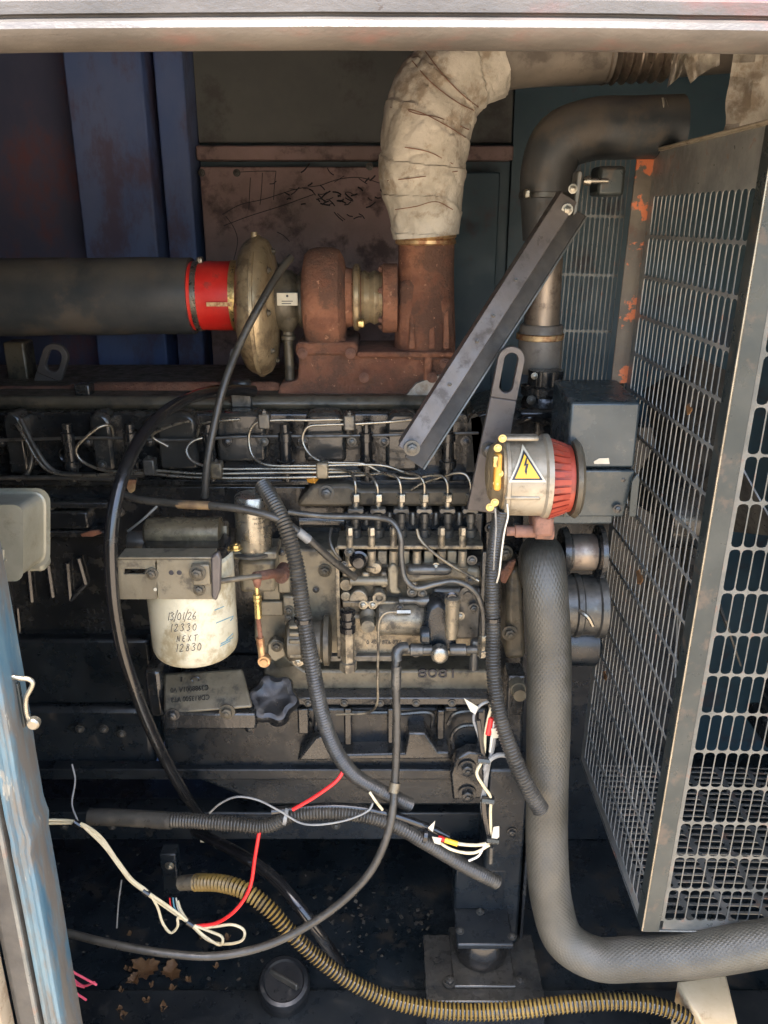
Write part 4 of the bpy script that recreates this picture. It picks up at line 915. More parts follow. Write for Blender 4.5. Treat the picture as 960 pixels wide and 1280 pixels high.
# fan behind the guard
fan = thing('cooling_fan', 'dark cooling fan on its hub behind the slotted guard', 'fan', (.55, 1.38, 1.1))
b = MB(); b.lathe([(0, .03), (0, .06), (.08, .06), (.08, .03)], (.50, 1.38, 1.1), (1, 0, 0), 24); b.build('hub', 'black_paint', fan)
for k in range(7):
    a = 2 * math.pi * k / 7; c_, s_ = math.cos(a), math.sin(a)
    q = MB()
    def fp(r, t, x): return (.54 + x, 1.38 + r * c_ - t * s_, 1.1 + r * s_ + t * c_)
    q.hexa([fp(.055, -.03, -.02), fp(.28, -.06, -.03), fp(.28, -.06, -.027), fp(.055, -.03, -.017), fp(.055, .03, .02), fp(.28, .06, .03), fp(.28, .06, .033), fp(.055, .03, .023)])
    q.build('blade', 'dark_steel', fan)

# ------------------------------------------------------------------ alternator with belt cover
alt = thing('alternator', 'cream alternator with a red fan and a yellow warning triangle', 'alternator', pt(665, 660, 1.2))
AY = 1.165
b = MB(); b.lx([(634, 30), (635, 46), (639, 49), (683, 50), (686, 53), (692, 53), (693, 44)], 595, AY, 48); b.build('stator_housing', 'alu_casting', alt)
b = MB(); b.lx([(636, 49.5), (637, 50.6), (641, 50.6), (642, 49.2)], 595, AY, 48); b.build('housing_ring', 'alu_casting', alt)
b = MB(); b.lx([(640, 49.3), (642, 50.2), (684, 51.4), (686, 50)], 626, AY + .0, 6) if False else b.fbox(641, 620, 686, 626, AY - .0585, .02); b.build('housing_rib', 'alu_casting', alt, .003)
b = MB(); b.fbox(641, 546, 684, 552, AY - .042, .02); b.build('housing_rib', 'alu_casting', alt, .003)
b = MB(); b.lx([(619, 22), (620, 30), (623, 36), (630, 40), (633, 47), (637, 47)], 592, AY, 36); b.build('end_shield', 'gold_casting', alt)
b = MB(); b.lx([(617, 14), (618, 20), (622, 24)], 592, AY, 24); b.build('rear_cap', 'gold_casting', alt)
b = MB(); b.fbox(628, 568, 637, 614, AY - .060, .016); b.build('terminal_block', 'orange', alt, .003)
b = MB(); b.fbox(626, 570, 633, 585, AY - .066, .01); b.build('terminal_tab', 'brass', alt, .002)
for x, y in ((634, 592), (631, 604), (628, 628), (622, 634), (638, 548), (632, 560)): bolt(x, y, AY - .055, 3.5, alt, 'brass')
b = MB(); b.lx([(692, 40), (693, 46.5), (720, 42), (722, 30)], 598, AY, 40); b.build('fan_hub', 'red_paint', alt)
q = ps(598, AY); fo = pt(692, 598, AY); bl = MB(); hw = 22 * q
bl.hexa([(0, 45 * q, -3.0 * q), (hw, 42 * q, -2.8 * q), (hw, 44 * q, -2.9 * q), (0, 52 * q, -3.5 * q), (0, 45 * q, 3.0 * q), (hw, 42 * q, 2.8 * q), (hw, 44 * q, 2.9 * q), (0, 52 * q, 3.5 * q)])
blm = bl.mesh('fan_blade', 'red_paint', (0, 0, 0))
for k in range(32):
    o = bpy.data.objects.new('fan_blade', blm); COL.objects.link(o); o.parent = alt
    o.matrix_local = Matrix.Translation(fo - Vector(alt['org'])) @ Matrix.Rotation(2 * math.pi * k / 32, 4, 'X')
b = MB(); b.lx([(721, 20), (722, 47), (727, 50), (731, 46)], 598, AY, 40); b.build('drive_end', 'brown_casting', alt)
b = MB(); b.lx([(641, 4), (642, 6), (652, 6), (653, 8), (678, 8), (679, 10), (700, 11)], 664, AY - .01, 14); b.build('pivot_bolt', 'rust_dark', alt)
b = MB(); b.fbox(678, 646, 702, 672, AY - .03, .06); b.build('pivot_lug', 'rust_dark', alt, .006)
# warning triangle laid on the curved housing
AX0 = pt(635, 595, AY); ar = 50.4 * ps(595, AY)
def on_alt(px, py, e):
    x = pt(px, py, AY - ar).x; z = pt(px, py, AY - ar * .97).z - AX0.z
    z = max(-ar * .95, min(ar * .95, z)); return Vector((x, AY - math.sqrt((ar + e) ** 2 - z * z), AX0.z + z))
def tri_patch(b, top, l, r, e, m):
    n = 14; k = len(b.v)
    for i in range(n + 1):
        t = max(.004, i / n)
        a = (top[0] + (l[0] - top[0]) * t, top[1] + (l[1] - top[1]) * t); c = (top[0] + (r[0] - top[0]) * t, top[1] + (r[1] - top[1]) * t)
        b.v += [on_alt(*a, e), on_alt(*c, e)]
    for i in range(n): b.face((k + 2 * i, k + 2 * i + 2, k + 2 * i + 3, k + 2 * i + 1), m)
b = MB(); tri_patch(b, (668, 562.5), (645.5, 602.5), (693, 602.5), .0008, 0); tri_patch(b, (668, 567.5), (649.5, 599.8), (688.5, 599.8), .0012, 1); tri_patch(b, (668, 571.5), (653.5, 597.6), (684.5, 597.6), .0016, 2)
k = len(b.v); zz = [(669.5, 575), (665.5, 583.5), (668.2, 583.2), (666, 589.5), (667.8, 594), (669.6, 588.5), (668.9, 588.8), (672, 581), (669.2, 581.5), (671, 575)]
for p in zz: b.v.append(on_alt(*p, .0020))
b.face((k, k + 1, k + 2, k + 8, k + 9), 1); b.face((k + 2, k + 3, k + 6, k + 7, k + 8), 1); b.face((k + 3, k + 4, k + 5, k + 6), 1)
b.build('warning_triangle', ['white_label', 'ink', 'yellow'], alt)

alt.location.x -= .011
bc = thing('belt_cover', 'dark blue-grey sheet metal belt cover beside the red alternator fan', 'cover', pt(745, 670, 1.2))
YF, YM, YB = 1.175, 1.17, 1.31
xa = pt(711, 545, YF).x; xb = pt(797, 545, YF).x
zt_, zm_, zb_ = pt(750, 503, YF).z, pt(750, 588, YM).z, pt(750, 648, 1.182).z
tb = pt(740, 474, YB).z
b = MB(); b.hexa([(xa, YF, zm_ + .002), (xb, YF, zm_ + .002), (xb, YB, zm_ + .002), (xa, YB, zm_ + .002), (xa, YF, zt_), (xb, YF, zt_), (xb, YB, tb), (xa - .0, YB, tb)]); b.build('upper_shell', 'belt_cover_paint', bc, .004)
b = MB(); b.hexa([(xa - .008, 1.188, zb_), (xb - .004, 1.188, zb_), (xb - .004, YB, zb_), (xa - .008, YB, zb_), (xa - .004, YM, zm_), (xb + .001, YM, zm_), (xb + .001, YB, zm_), (xa - .004, YB, zm_)]); b.build('lower_shell', 'guard_paint' if False else 'belt_cover_paint', bc, .003)
b = MB(); b.hexa([(xa - .012, 1.215, zb_ - .022), (xb - .012, 1.215, zb_ - .022), (xb - .012, YB, zb_ - .022), (xa - .012, YB, zb_ - .022), (xa - .008, 1.215, zb_ + .0), (xb - .012, 1.215, zb_), (xb - .012, YB, zb_), (xa - .008, YB, zb_)]); b.build('lower_flange', 'belt_cover_paint', bc, .003)
for x, y in ((778, 598), (772, 636)): bolt(x, y, 1.1785, 4, bc, 'black_paint')
b = MB(); b.pprism([(742, 577), (749, 573), (761, 572.5), (762, 580), (743, 580)], YF - .0012, .001); b.build('sticker', 'white_label', bc)
b = MB(); b.tube(path([(712, 590, 1.167), (708, 616, 1.174), (706, 646, 1.185)], .01), .0014, 6); b.build('edge_line', 'guard_steel', bc)
b = MB(); b.pprism([(786, 646), (790, 602), (797, 592), (800, 600), (795, 646)], 1.165, .004); b.build('side_tab', 'guard_paint', bc, .001)
# crank pulley and hub below
hub = thing('fan_drive_pulley', 'worn steel fan drive pulley and hub beneath the belt cover', 'pulley', pt(735, 860, 1.3))
b = MB(); b.lx([(700, 10), (701, 30), (708, 32), (712, 22), (716, 22), (717, 20), (744, 20), (746, 34), (752, 34), (754, 10)], 690, 1.27, 32); b.build('pulley', 'black_paint', hub)
b = MB(); b.lx([(713, 22.4), (714, 23), (742, 23), (743, 22.4)], 690, 1.27, 32); b.build('hub_sleeve', 'pipe_steel', hub)
b = MB(); b.lx([(694, 34), (698, 38), (714, 38), (716, 40), (722, 40), (724, 38), (742, 38), (744, 41), (752, 41), (754, 36)], 756, 1.28, 32); b.build('water_outlet', 'dark_steel', hub)
b = MB(); b.lx([(694, 30), (700, 32), (742, 32), (746, 26)], 800, 1.30, 28); b.build('pulley_guard', 'black_oily', hub)
b = MB(); b.tube(path([(724, 764, 1.21), (734, 770, 1.20), (741, 782, 1.20)], .005), .004, 8); b.build('lock_wire', 'steel', hub)

# ------------------------------------------------------------------ big braided coolant hose
HP = [(672, 720, 1.34), (676, 694, 1.26), (679, 706, 1.20), (682, 740, 1.175), (686, 800, 1.165), (686, 880, 1.155), (684, 980, 1.14), (684, 1070, 1.125), (690, 1130, 1.11), (706, 1175, 1.09), (745, 1198, 1.07), (800, 1198, 1.05), (870, 1193, 1.03), (960, 1178, 1.01), (1080, 1155, .99)]
P = path(HP, .005)
b = MB(); rh = .0355
b.tube(P, lambda s, a: rh * (1 + .012 * math.sin(s * 19) + .006 * math.sin(a * 2 + s * 9)), 48)
b.build('coolant_hose', 'braided_hose', None, 0, 'thick grey braided coolant hose dropping beside the guard and turning right', 'hose')

# ------------------------------------------------------------------ fuel filter group
flt = thing('fuel_filter', 'dirty white spin-on filter canister with a handwritten service date', 'filter', pt(242, 845, 1.13))
FY = 1.145; fx = pt(242, 770, FY).x
q = ps(770, FY)
zf = [pt(242, y, FY).z for y in (690, 700, 812, 834, 842)]
r1 = 54.5 * ps(740, FY); r2 = 52 * ps(830, FY)
zbot = pt(242, 838, FY - r2).z
b = MB(); b.lathe([(0, r1 * .95), (.004, r1), (zf[0] - zbot - .018, r2), (zf[0] - zbot - .010, r2 * .985), (zf[0] - zbot - .004, r2 * .955), (zf[0] - zbot, r2 * .90)], (fx, FY, zf[0]), (0, 0, -1), 56); b.build('canister', 'white_filter', flt)
b = MB(); b.lathe([(0, r1 * .72), (.0, r1 * .98), (.012, r1 * .98), (.012, r1 * .72)], (fx, FY, zf[0] + .014), (0, 0, -1), 40); b.build('seal_ring', 'rubber', flt)
rf = (r1 + r2) / 2
def on_filter(px, py, e=.0003):
    d = ray(px, py); t = None
    A_ = d.x * d.x + d.y * d.y; Bq = -2 * (d.x * fx + d.y * FY)
    for _ in range(6):
        z = CAM.z + d.z * (t or FY - .06)
        f = max(0, min(1, (zf[0] - z) / (zf[0] - zbot))); rr = r1 + (r2 - r1) * f + e
        D = Bq * Bq - 4 * A_ * (fx * fx + FY * FY - rr * rr)
        t = (-Bq - math.sqrt(max(0, D))) / (2 * A_)
    return CAM + d * t
GL = {'1': [[(.25, 0), (.3, 1)]], '3': [[(0, .88), (.25, 1), (.48, .82), (.2, .55), (.5, .32), (.28, 0), (0, .1)]], '/': [[(0, -.25), (.4, 1.3)]],
      '0': [[(.25, .95), (.02, .6), (.12, .05), (.4, .05), (.5, .6), (.25, .95)]], '2': [[(0, .78), (.22, 1), (.45, .78), (.3, .42), (0, 0), (.55, .06)]],
      '6': [[(.4, 1), (.12, .6), (.03, .2), (.25, 0), (.48, .2), (.3, .45), (.06, .3)]], '8': [[(.4, .85), (.15, .95), (.12, .68), (.42, .35), (.35, .03), (.08, .08), (.14, .42), (.42, .72), (.4, .85)]],
      'N': [[(0, 0), (.05, .95)], [(.05, .95), (.42, .05)], [(.42, .05), (.48, 1)]], 'E': [[(.42, .95), (.1, .85), (.05, .1), (.45, .02)], [(.07, .5), (.34, .52)]], 'X': [[(0, .9), (.45, .05)], [(.45, .95), (.02, 0)]], 'T': [[(-.05, .9), (.55, 1)], [(.25, .95), (.22, 0)]]}
b = MB(); rnd = random.Random(4)
for line, x0, y0, h, adv, sl in (('13/01/26', 208.5, 775.5, 9.5, 5.6, -.04), ('12330', 212, 789.5, 9, 7.8, -.05), ('NEXT', 221, 802.5, 8, 7.2, -.05), ('12830', 219, 815, 9.5, 7.4, -.07)):
    x = x0
    for ch in line:
        for stroke in GL[ch]:
            pts = []
            for u, v in smooth_path([(a_, c_, 0) for a_, c_ in stroke], .12) and [(p.x, p.y) for p in smooth_path([(a_, c_, 0) for a_, c_ in stroke], .12)]:
                pts.append(on_filter(x + u * h * .85 + v * h * .12, y0 - v * h + (x + u * h - x0) * sl))
            b.tube(pts, .00042, 5)
        x += adv * (.72 if ch in '1/' else 1) + rnd.uniform(-.4, .4)
b.build('handwriting', 'ink', flt)
b = MB()
for l in (((268, 763), (280, 758)), ((270, 779), (292, 770)), ((276, 805), (291, 797)), ((275, 808), (288, 801)), ((283, 800), (291, 792)), ((288, 776), (291, 772))):
    b.tube([on_filter(*(l[0][0] + (l[1][0] - l[0][0]) * i / 5, l[0][1] + (l[1][1] - l[0][1]) * i / 5)) for i in range(6)], .0006, 5)
b.build('pen_mark', 'ink_blue', flt)
# head casting above
hd = thing('filter_head', 'oily brown cast filter head lying above the slotted bracket', 'filter head', pt(230, 692, 1.2))
b = MB(); b.lx([(182, 14), (186, 19), (192, 20), (276, 20), (278, 16)], 666, 1.18, 28); b.build('barrel', 'head_casting', hd)
b = MB(); b.lx([(277, 8), (278, 11), (285, 11), (286, 9)], 662, 1.20, 6); b.build('plug', 'bronze' if False else 'pump_casting', hd)
b = MB(); b.lx([(160, 10), (162, 13), (182, 14), (190, 12)], 677, 1.19, 20); b.build('side_port', 'dark_steel', hd)
b = MB(); b.lx([(196, 5), (200, 9), (240, 9), (248, 4)], 681, 1.165, 20); b.build('oil_gallery', 'head_casting', hd)
b = MB(); b.fbox(190, 676, 292, 700, 1.19, .06); b.build('mount_pad', 'brown_casting', hd, .006)
# bracket
br = thing('slotted_bracket', 'grey folded steel bracket with a slot and bolts, in front of the white filter', 'bracket', pt(210, 748, 1.08))
BY = 1.078
b = MB()
sx0, sx1, sy0, sy1 = 155, 187, 711, 718
def rect_ring(o, i, Y, d):
    def loop(x0, y0, x1, y1): return [pt(x0, y0, Y), pt((x0 + x1) / 2, y0, Y), pt(x1, y0, Y), pt(x1, (y0 + y1) / 2, Y), pt(x1, y1, Y), pt((x0 + x1) / 2, y1, Y), pt(x0, y1, Y), pt(x0, (y0 + y1) / 2, Y)]
    b.ringplate(loop(*o), loop(*i), (0, d, 0))
rect_ring((148, 700, 196, 749), (155, 711, 187, 718), BY, .004)
b.build('face_plate', 'grey_plate', br)
b = MB(); b.fbox(196, 700, 266, 749, BY, .004); b.build('face_plate', 'grey_plate', br)
b = MB(); A = [pt(148, 700, BY), pt(266, 700, BY)]; zt2 = A[0].z
b.box((A[0].x, BY, zt2 + .0003), (A[1].x, BY + .034, zt2 + .0045)); b.build('top_fold', 'grey_plate', br, .001)
b = MB(); b.pprism([(263, 697), (272, 690), (276, 700), (275, 738), (270, 752), (264, 748)], BY - .006, .012); b.build('end_ear', 'strut_paint', br, .003)
b = MB(); b.fbox(240, 706, 262, 732, BY - .008, .008); b.build('lock_tab', 'grey_plate', br, .002)
bolt(247, 716, BY - .008, 7.5, br, 'brown_casting'); bolt(190, 717, BY - .001, 5.5, br, 'brown_casting'); bolt(249, 737, BY - .001, 5.5, br, 'brown_casting')
for x in (214, 224): q = MB(); q.ly(x, 716, BY - .0006, [(0, .5), (0, 3.2), (.0008, 3.2)], 16); q.build('hole', 'ink', br)  # dark discs on the plate, painting in the shade of the holes
q = MB(); q.ly(194, 737, BY - .0008, [(0, .5), (0, 2.2), (.001, 2.2)], 12); q.build('paint_spot', 'white_label', br)
# control linkage
lk = thing('governor_linkage', 'bronze coloured control linkage rod with ball joints beside the white filter', 'linkage', pt(330, 835, 1.14))
b = MB(); b.tube(path([(272, 727, 1.10), (300, 723, 1.115), (326, 720, 1.13)], .01), .0042, 10); b.build('lever_rod', 'brown_casting', lk)
b = MB(); b.tube(path([(318, 721, 1.13), (335, 718, 1.15), (352, 716, 1.20)], .006), .0075, 12); b.build('lever_arm', 'rust', lk)
b = MB(); b.ly(353, 716, 1.215, [(-.02, 3), (-.02, 8), (-.012, 9.5), (0, 9.5), (.02, 8)], 20); b.build('lever_boss', 'rust', lk)
b = MB(); b.lz(321.5, [(722, 5), (724, 6), (732, 4), (734, 3)], 1.13, 14); b.build('rod_end', 'rust', lk)
b = MB(); b.lz(322, [(732, 3), (742, 3), (743, 5.5), (746, 5.5), (747, 4.2), (748, 5.5), (751, 5.5), (752, 4.6), (772, 4.6), (773, 3)], 1.13, 10); b.build('turnbuckle', 'brass', lk)
b = MB(); b.tube(path([(322.5, 772, 1.13), (326, 800, 1.13)], .01), .0036, 10); b.build('rod', 'rust', lk)
b = MB(); b.tube(path([(325, 797, 1.13), (328, 822, 1.13)], .01), .0062, 10); b.build('rod_sleeve', 'bronze', lk)
b = MB(); b.ly(329.5, 829, 1.12, [(0, 2), (0, 4.5), (.003, 5), (.003, 7.6), (.006, 8.4), (.014, 8.4), (.018, 6)], 24); b.build('ball_joint', 'bronze', lk)
# fuel solenoid
so_ = thing('fuel_solenoid', 'shiny silver upright solenoid cylinder standing behind the corrugated loom', 'solenoid', pt(317, 690, 1.2))
b = MB(); b.lz(316.5, [(617, 12), (618, 20), (620, 21.5), (640, 22.5), (682, 22.5), (686, 21)], 1.19, 40); b.build('can', 'steel', so_)
b = MB(); b.lz(316.5, [(686, 23), (687, 26), (690, 26), (692, 22)], 1.19, 32); b.build('base_flange', 'dark_steel', so_)
b = MB(); b.fbox(291, 690, 346, 700, 1.17, .06); b.build('mount_plate', 'grey_plate', so_, .003)
b = MB(); b.lathe([(0, .02), (.004, .03), (.02, .03), (.06, .024)], pt(322, 716, 1.21), (0, 1, 0), 24) if False else b.fbox(298, 700, 344, 742, 1.225, .06); b.build('plunger_housing', 'grey_plate', so_, .008)
bolt(295, 686, 1.15, 5.5, so_, 'brass', (0, 0, 1))
b = MB(); rnd = random.Random(9); cx = pt(316.5, 655, 1.19); rs = 22.6 * ps(655, 1.19)
def on_sol(px, py):
    x = pt(px, py, 1.19 - rs).x - cx.x; x = max(-rs * .98, min(rs * .98, x)); return Vector((cx.x + x, 1.19 - math.sqrt(max(0, (rs + .0002) ** 2 - x * x)), pt(px, py, 1.19 - rs).z))
for y, x0, x1 in ((642, 318, 326), (650, 316, 334), (656, 318, 330), (662, 322, 334)):
    x = x0
    while x < x1:
        h = rnd.uniform(1.2, 2.6); b.tube([on_sol(x, y), on_sol(x + .3, y - h)], .0003, 4); b.tube([on_sol(x, y), on_sol(x + 1.3, y - rnd.uniform(0, h))], .0003, 4); x += 2.2
b.build('print', 'ink', so_)

# ------------------------------------------------------------------ grey regulator box on the left
rg = thing('terminal_box', 'grey cast terminal box on a stalk at the left edge, above the door jamb', 'box', pt(10, 800, 1.0))
def rrect(x0, y0, x1, y1, r, Y):
    o = []
    for cx_, cy_, a0 in ((x1 - r, y0 + r, -90), (x1 - r, y1 - r, 0), (x0 + r, y1 - r, 90), (x0 + r, y0 + r, 180)):
        for k in range(6): a = R(a0 + 18 * k); o.append(pt(cx_ + r * math.cos(a), cy_ + r * math.sin(a), Y))
    return o
def frustum(b, A, B_):
    n = len(A); k = len(b.v); b.v += A + B_
    for i in range(n): j = (i + 1) % n; b.face((k + j, k + i, k + n + i, k + n + j))
    b.face(reversed(range(k, k + n))); b.face(range(k + n, k + 2 * n))
b = MB(); frustum(b, rrect(-85, 613, 60, 706, 14, 1.00), rrect(-85, 613, 60, 706, 14, 1.02)); b.build('flange', 'regulator_grey', rg, .003)
b = MB(); frustum(b, rrect(-74, 634, 26, 724, 9, .935), rrect(-82, 617, 55, 704, 14, .999)); b.build('lid', 'regulator_grey', rg, .003)
b = MB(); b.fbox(-84, 640, 50, 716, 1.021, .03); b.build('body', 'regulator_grey', rg, .006)
b = MB(); b.lz(10, [(712, 9), (716, 14), (746, 15), (752, 12), (760, 11), (800, 11), (860, 11)], 1.03, 20); b.build('stalk', 'rubber', rg)
b = MB(); b.tube(path([(4, 687, .9345), (4, 700, .9345)], .005), .0014, 6); b.tube(path([(1, 689, .9345), (4, 686, .9345)], .002), .0012, 6); b.tube(path([(-1, 700.5, .9345), (8, 700, .9345)], .005), .0012, 6); b.build('cast_mark', 'regulator_grey', rg)

# ------------------------------------------------------------------ latch hook on the jamb
lt = thing('latch_hook', 'bent steel latch hook fixed inside the weathered door jamb', 'latch', pt(30, 915, .74))
b = MB(); b.tube(path([(14, 846, .735), (26, 848, .735), (36, 849, .735), (41, 853, .735), (38, 862, .735), (33, 872, .735), (33, 890, .735), (37, 902, .735)], .003), .0026, 12); b.build('hook', 'cream_paint' if False else 'steel', lt)
b = MB(); b.fbox(22, 855, 27, 910, .738, .006); b.build('plate', 'guard_paint', lt, .001)
b = MB(); b.ly(40, 907, .728, [(0, 2), (0, 6), (.002, 8), (.008, 8), (.01, 6)], 20); b.build('knob', 'steel', lt)

# ------------------------------------------------------------------ hoses and cables
def hose(name, label, l, rpx, m='rubber', cat='cable', **k): return cable(name, l, rpx, m, label, cat, **k)
hose('battery_cable', 'thick black battery cable arching down in front of the white filter', [(318, 489, 1.42), (290, 487, 1.39), (262, 490, 1.34), (225, 503, 1.27), (185, 535, 1.19), (155, 590, 1.12), (140, 655, 1.08), (140, 730, 1.065), (150, 800, 1.075), (168, 860, 1.10), (192, 920, 1.15), (222, 978, 1.22), (250, 1020, 1.30)], 8.6, seg=18)
hose('boost_hose', 'slim dark boost hose hanging from the turbo down to the head', [(364, 322, 1.43), (352, 336, 1.41), (330, 372, 1.38), (302, 425, 1.35), (282, 475, 1.32), (268, 530, 1.30), (259, 580, 1.285), (256, 622, 1.28)], 5.0, 'rubber_dusty', 'hose', seg=14)
cable('hose_clip', [(295, 438, 1.346), (292, 446, 1.344)], 5.8, 'wire_grey', 'pale clip round the slim boost hose', 'clip')
hose('fuel_hose', 'brown taped hose slanting from the left across to the injection pump', [(150, 616, 1.20), (172, 624, 1.19), (215, 629, 1.17), (262, 632, 1.155), (310, 638, 1.145), (350, 650, 1.14), (385, 674, 1.15), (415, 700, 1.175), (444, 722, 1.21)], 5.0, 'rubber_dusty', 'hose', seg=14)
cable('tape_wrap', [(222, 630, 1.168), (240, 631, 1.161), (262, 632, 1.155)], 5.6, 'wire_brown', 'frayed brown tape wound round the slanting fuel hose', 'tape')
cable('hose_joiner', [(372, 664, 1.143), (386, 675, 1.149)], 6.0, 'wire_grey', 'pale joiner on the slanting fuel hose', 'joiner')
cable('spare_lead', [(196, 633, 1.175), (180, 648, 1.18), (160, 664, 1.2)], 1.6, 'wire_grey', 'loose pale lead poking down from the taped hose', 'wire')
corrugated('wiring_loom', [(328, 606, 1.20), (345, 634, 1.16), (358, 662, 1.135), (370, 705, 1.115), (378, 760, 1.105), (390, 830, 1.10), (402, 890, 1.105), (418, 935, 1.115), (442, 968, 1.13), (478, 990, 1.15), (512, 1006, 1.17)], 9.2, 'loom', 'corrugated grey loom dropping across the adapter plate past the star shaped cap', 'wiring loom')
corrugated('wiring_loom', [(628, 636, 1.13), (620, 670, 1.15), (615, 720, 1.16), (616, 780, 1.155), (617, 840, 1.14), (624, 890, 1.12), (640, 940, 1.095), (660, 985, 1.08), (676, 1012, 1.08)], 7.4, 'loom', 'corrugated loom hanging from the alternator beside the big braided hose', 'wiring loom', r2=10.0)
corrugated('wiring_loom', [(118, 1022, 1.16), (180, 1024, 1.15), (240, 1026, 1.14), (290, 1030, 1.13), (335, 1032, 1.13), (362, 1020, 1.13), (400, 1016, 1.13), (445, 1018, 1.13), (490, 1030, 1.13), (535, 1055, 1.135), (580, 1082, 1.145), (622, 1103, 1.16)], 8.6, 'loom', 'corrugated loom lying across the bottom of the engine below the sump', 'wiring loom')
hose('loom_sleeve', 'smooth dark sleeve on the left end of the crossing loom', [(112, 1021, 1.16), (150, 1022, 1.155), (215, 1026, 1.145)], 10.5, 'rubber_dusty', 'sleeve', seg=16)
hose('second_cable', 'thin black cable running just above the crossing loom', [(340, 1014, 1.135), (420, 1008, 1.135), (480, 1016, 1.135), (540, 1036, 1.14), (560, 1046, 1.14)], 5.0, 'rubber', seg=12)
hose('breather_hose', 'long grey hose dropping from the lift pump and sweeping left along the floor', [(502, 812, 1.205), (496, 822, 1.195), (495, 850, 1.185), (496, 910, 1.17), (494, 970, 1.15), (488, 1030, 1.12), (466, 1085, 1.10), (430, 1125, 1.09), (380, 1160, 1.08), (330, 1183, 1.07), (270, 1195, 1.06), (210, 1192, 1.055), (140, 1180, 1.06), (76, 1164, 1.08)], 5.0, 'wire_grey' if False else 'rubber_dusty', 'hose', seg=14)
cable('hose_ferrule', [(495.5, 832, 1.19), (495, 860, 1.184)], 6.6, 'dark_steel', 'steel ferrule at the top of the long grey hose', 'fitting')
cable('hose_clamp', [(494, 978, 1.146), (492, 990, 1.14)], 7.0, 'pump_casting', 'wire hose clamp where the grey hose crosses the loom', 'clamp')
cable('hose_elbow', [(496, 826, 1.195), (496, 815, 1.20), (500, 810, 1.205), (508, 809, 1.21)], 7, 'dark_steel', 'steel elbow joining the long grey hose to the lift pump', 'fitting')
hose('fuel_return_hose', 'dull black hose slanting down behind the striped conduit', [(232, 1030, 1.46), (262, 1048, 1.38), (310, 1074, 1.29), (345, 1100, 1.25), (376, 1136, 1.21), (402, 1172, 1.2), (424, 1204, 1.22)], 7.5, 'rubber', 'hose', seg=14)
corrugated('striped_conduit', [(244, 1103, 1.22), (275, 1104, 1.20), (305, 1113, 1.18), (335, 1135, 1.16), (365, 1168, 1.14), (395, 1196, 1.13), (430, 1222, 1.12), (475, 1245, 1.11), (530, 1260, 1.10), (590, 1265, 1.095), (650, 1262, 1.09), (720, 1254, 1.085), (780, 1252, 1.08), (830, 1260, 1.07), (880, 1285, 1.05), (920, 1310, 1.04)], 9.6, ['conduit_yellow', 'rubber'], 'yellow and black striped corrugated conduit curling across the floor', 'conduit', pitch=.0078, amp=.11, mf=lambda s: 0 if (s / .0078) % 1 < .5 else 1)
cable('conduit_gland', [(226, 1104, 1.23), (236, 1103, 1.225), (250, 1103, 1.217)], 9.4, 'pump_casting', 'pale gland on the left end of the striped conduit', 'gland')
b = MB(); b.fbox(202, 1068, 222, 1118, 1.26, .03); bp_ = b.build('gland_plate', 'black_oily', None, .003, 'small black plate holding the striped conduit gland', 'plate')
bolt(212, 1082, 1.258, 4, bp_, 'steel', p=None)
# red lead
hose('red_lead', 'red lead looping over the crossing loom down to the tied cream wires', [(432, 955, 1.125), (424, 972, 1.115), (398, 993, 1.11), (366, 1012, 1.112)], 2.4, 'wire_red', 'wire')
hose('red_lead', 'lower red lead reaching from the loom to the end of the cream bundle', [(324, 1040, 1.122), (319, 1070, 1.115), (312, 1110, 1.105), (295, 1137, 1.10), (270, 1154, 1.10), (244, 1158, 1.10)], 2.4, 'wire_red', 'wire')
# tied cream wires
cw = thing('cream_wire_bundle', 'bundle of cream wires tied in loops hanging at the lower left', 'wires', pt(180, 1190, 1.1))
for l in ([(40, 1030, 1.10), (70, 1029, 1.11), (96, 1030, 1.11), (118, 1042, 1.11), (140, 1068, 1.105), (160, 1098, 1.10), (182, 1116, 1.10), (210, 1136, 1.10), (236, 1154, 1.098), (262, 1176, 1.095), (284, 1180, 1.092), (303, 1175, 1.092), (305, 1163, 1.093), (292, 1156, 1.095), (270, 1158, 1.097), (250, 1160, 1.098)],
          [(40, 1026, 1.10), (70, 1025, 1.11), (98, 1028, 1.11), (124, 1044, 1.11), (146, 1074, 1.105), (166, 1100, 1.10), (184, 1114, 1.098), (196, 1132, 1.095), (204, 1155, 1.09), (214, 1166, 1.09), (222, 1158, 1.092), (222, 1146, 1.095), (226, 1148, 1.098)],
          [(184, 1115, 1.097), (212, 1134, 1.097), (238, 1154, 1.095), (258, 1172, 1.09), (276, 1181, 1.088), (278, 1172, 1.09), (262, 1164, 1.094), (240, 1156, 1.096)],
          [(222, 1126, 1.12), (226, 1138, 1.11), (236, 1153, 1.10)], [(100, 1029, 1.108), (130, 1058, 1.106), (156, 1092, 1.10), (182, 1116, 1.097)]):
    cable('wire', l, 1.75, 'wire_cream', parent=cw, seg=8, step=.004)
for px, py, Y in ((96, 1029, 1.109), (182, 1115, 1.098), (237, 1154, 1.096)):
    q = MB(); q.tube(path([(px - 4, py - 2, Y), (px + 4, py + 3, Y)], .004), .0062, 10); q.build('tie', 'rubber', cw)
for i, (c_, dx) in enumerate((('ink_blue', 0), ('wire_white', 4), ('wire_red', -4))):
    cable('stub_wire', [(216 + dx, 1122, 1.13), (218 + dx, 1134, 1.125), (226 + dx * .4, 1146, 1.115)], 1.0, c_, parent=cw, seg=6, step=.004)
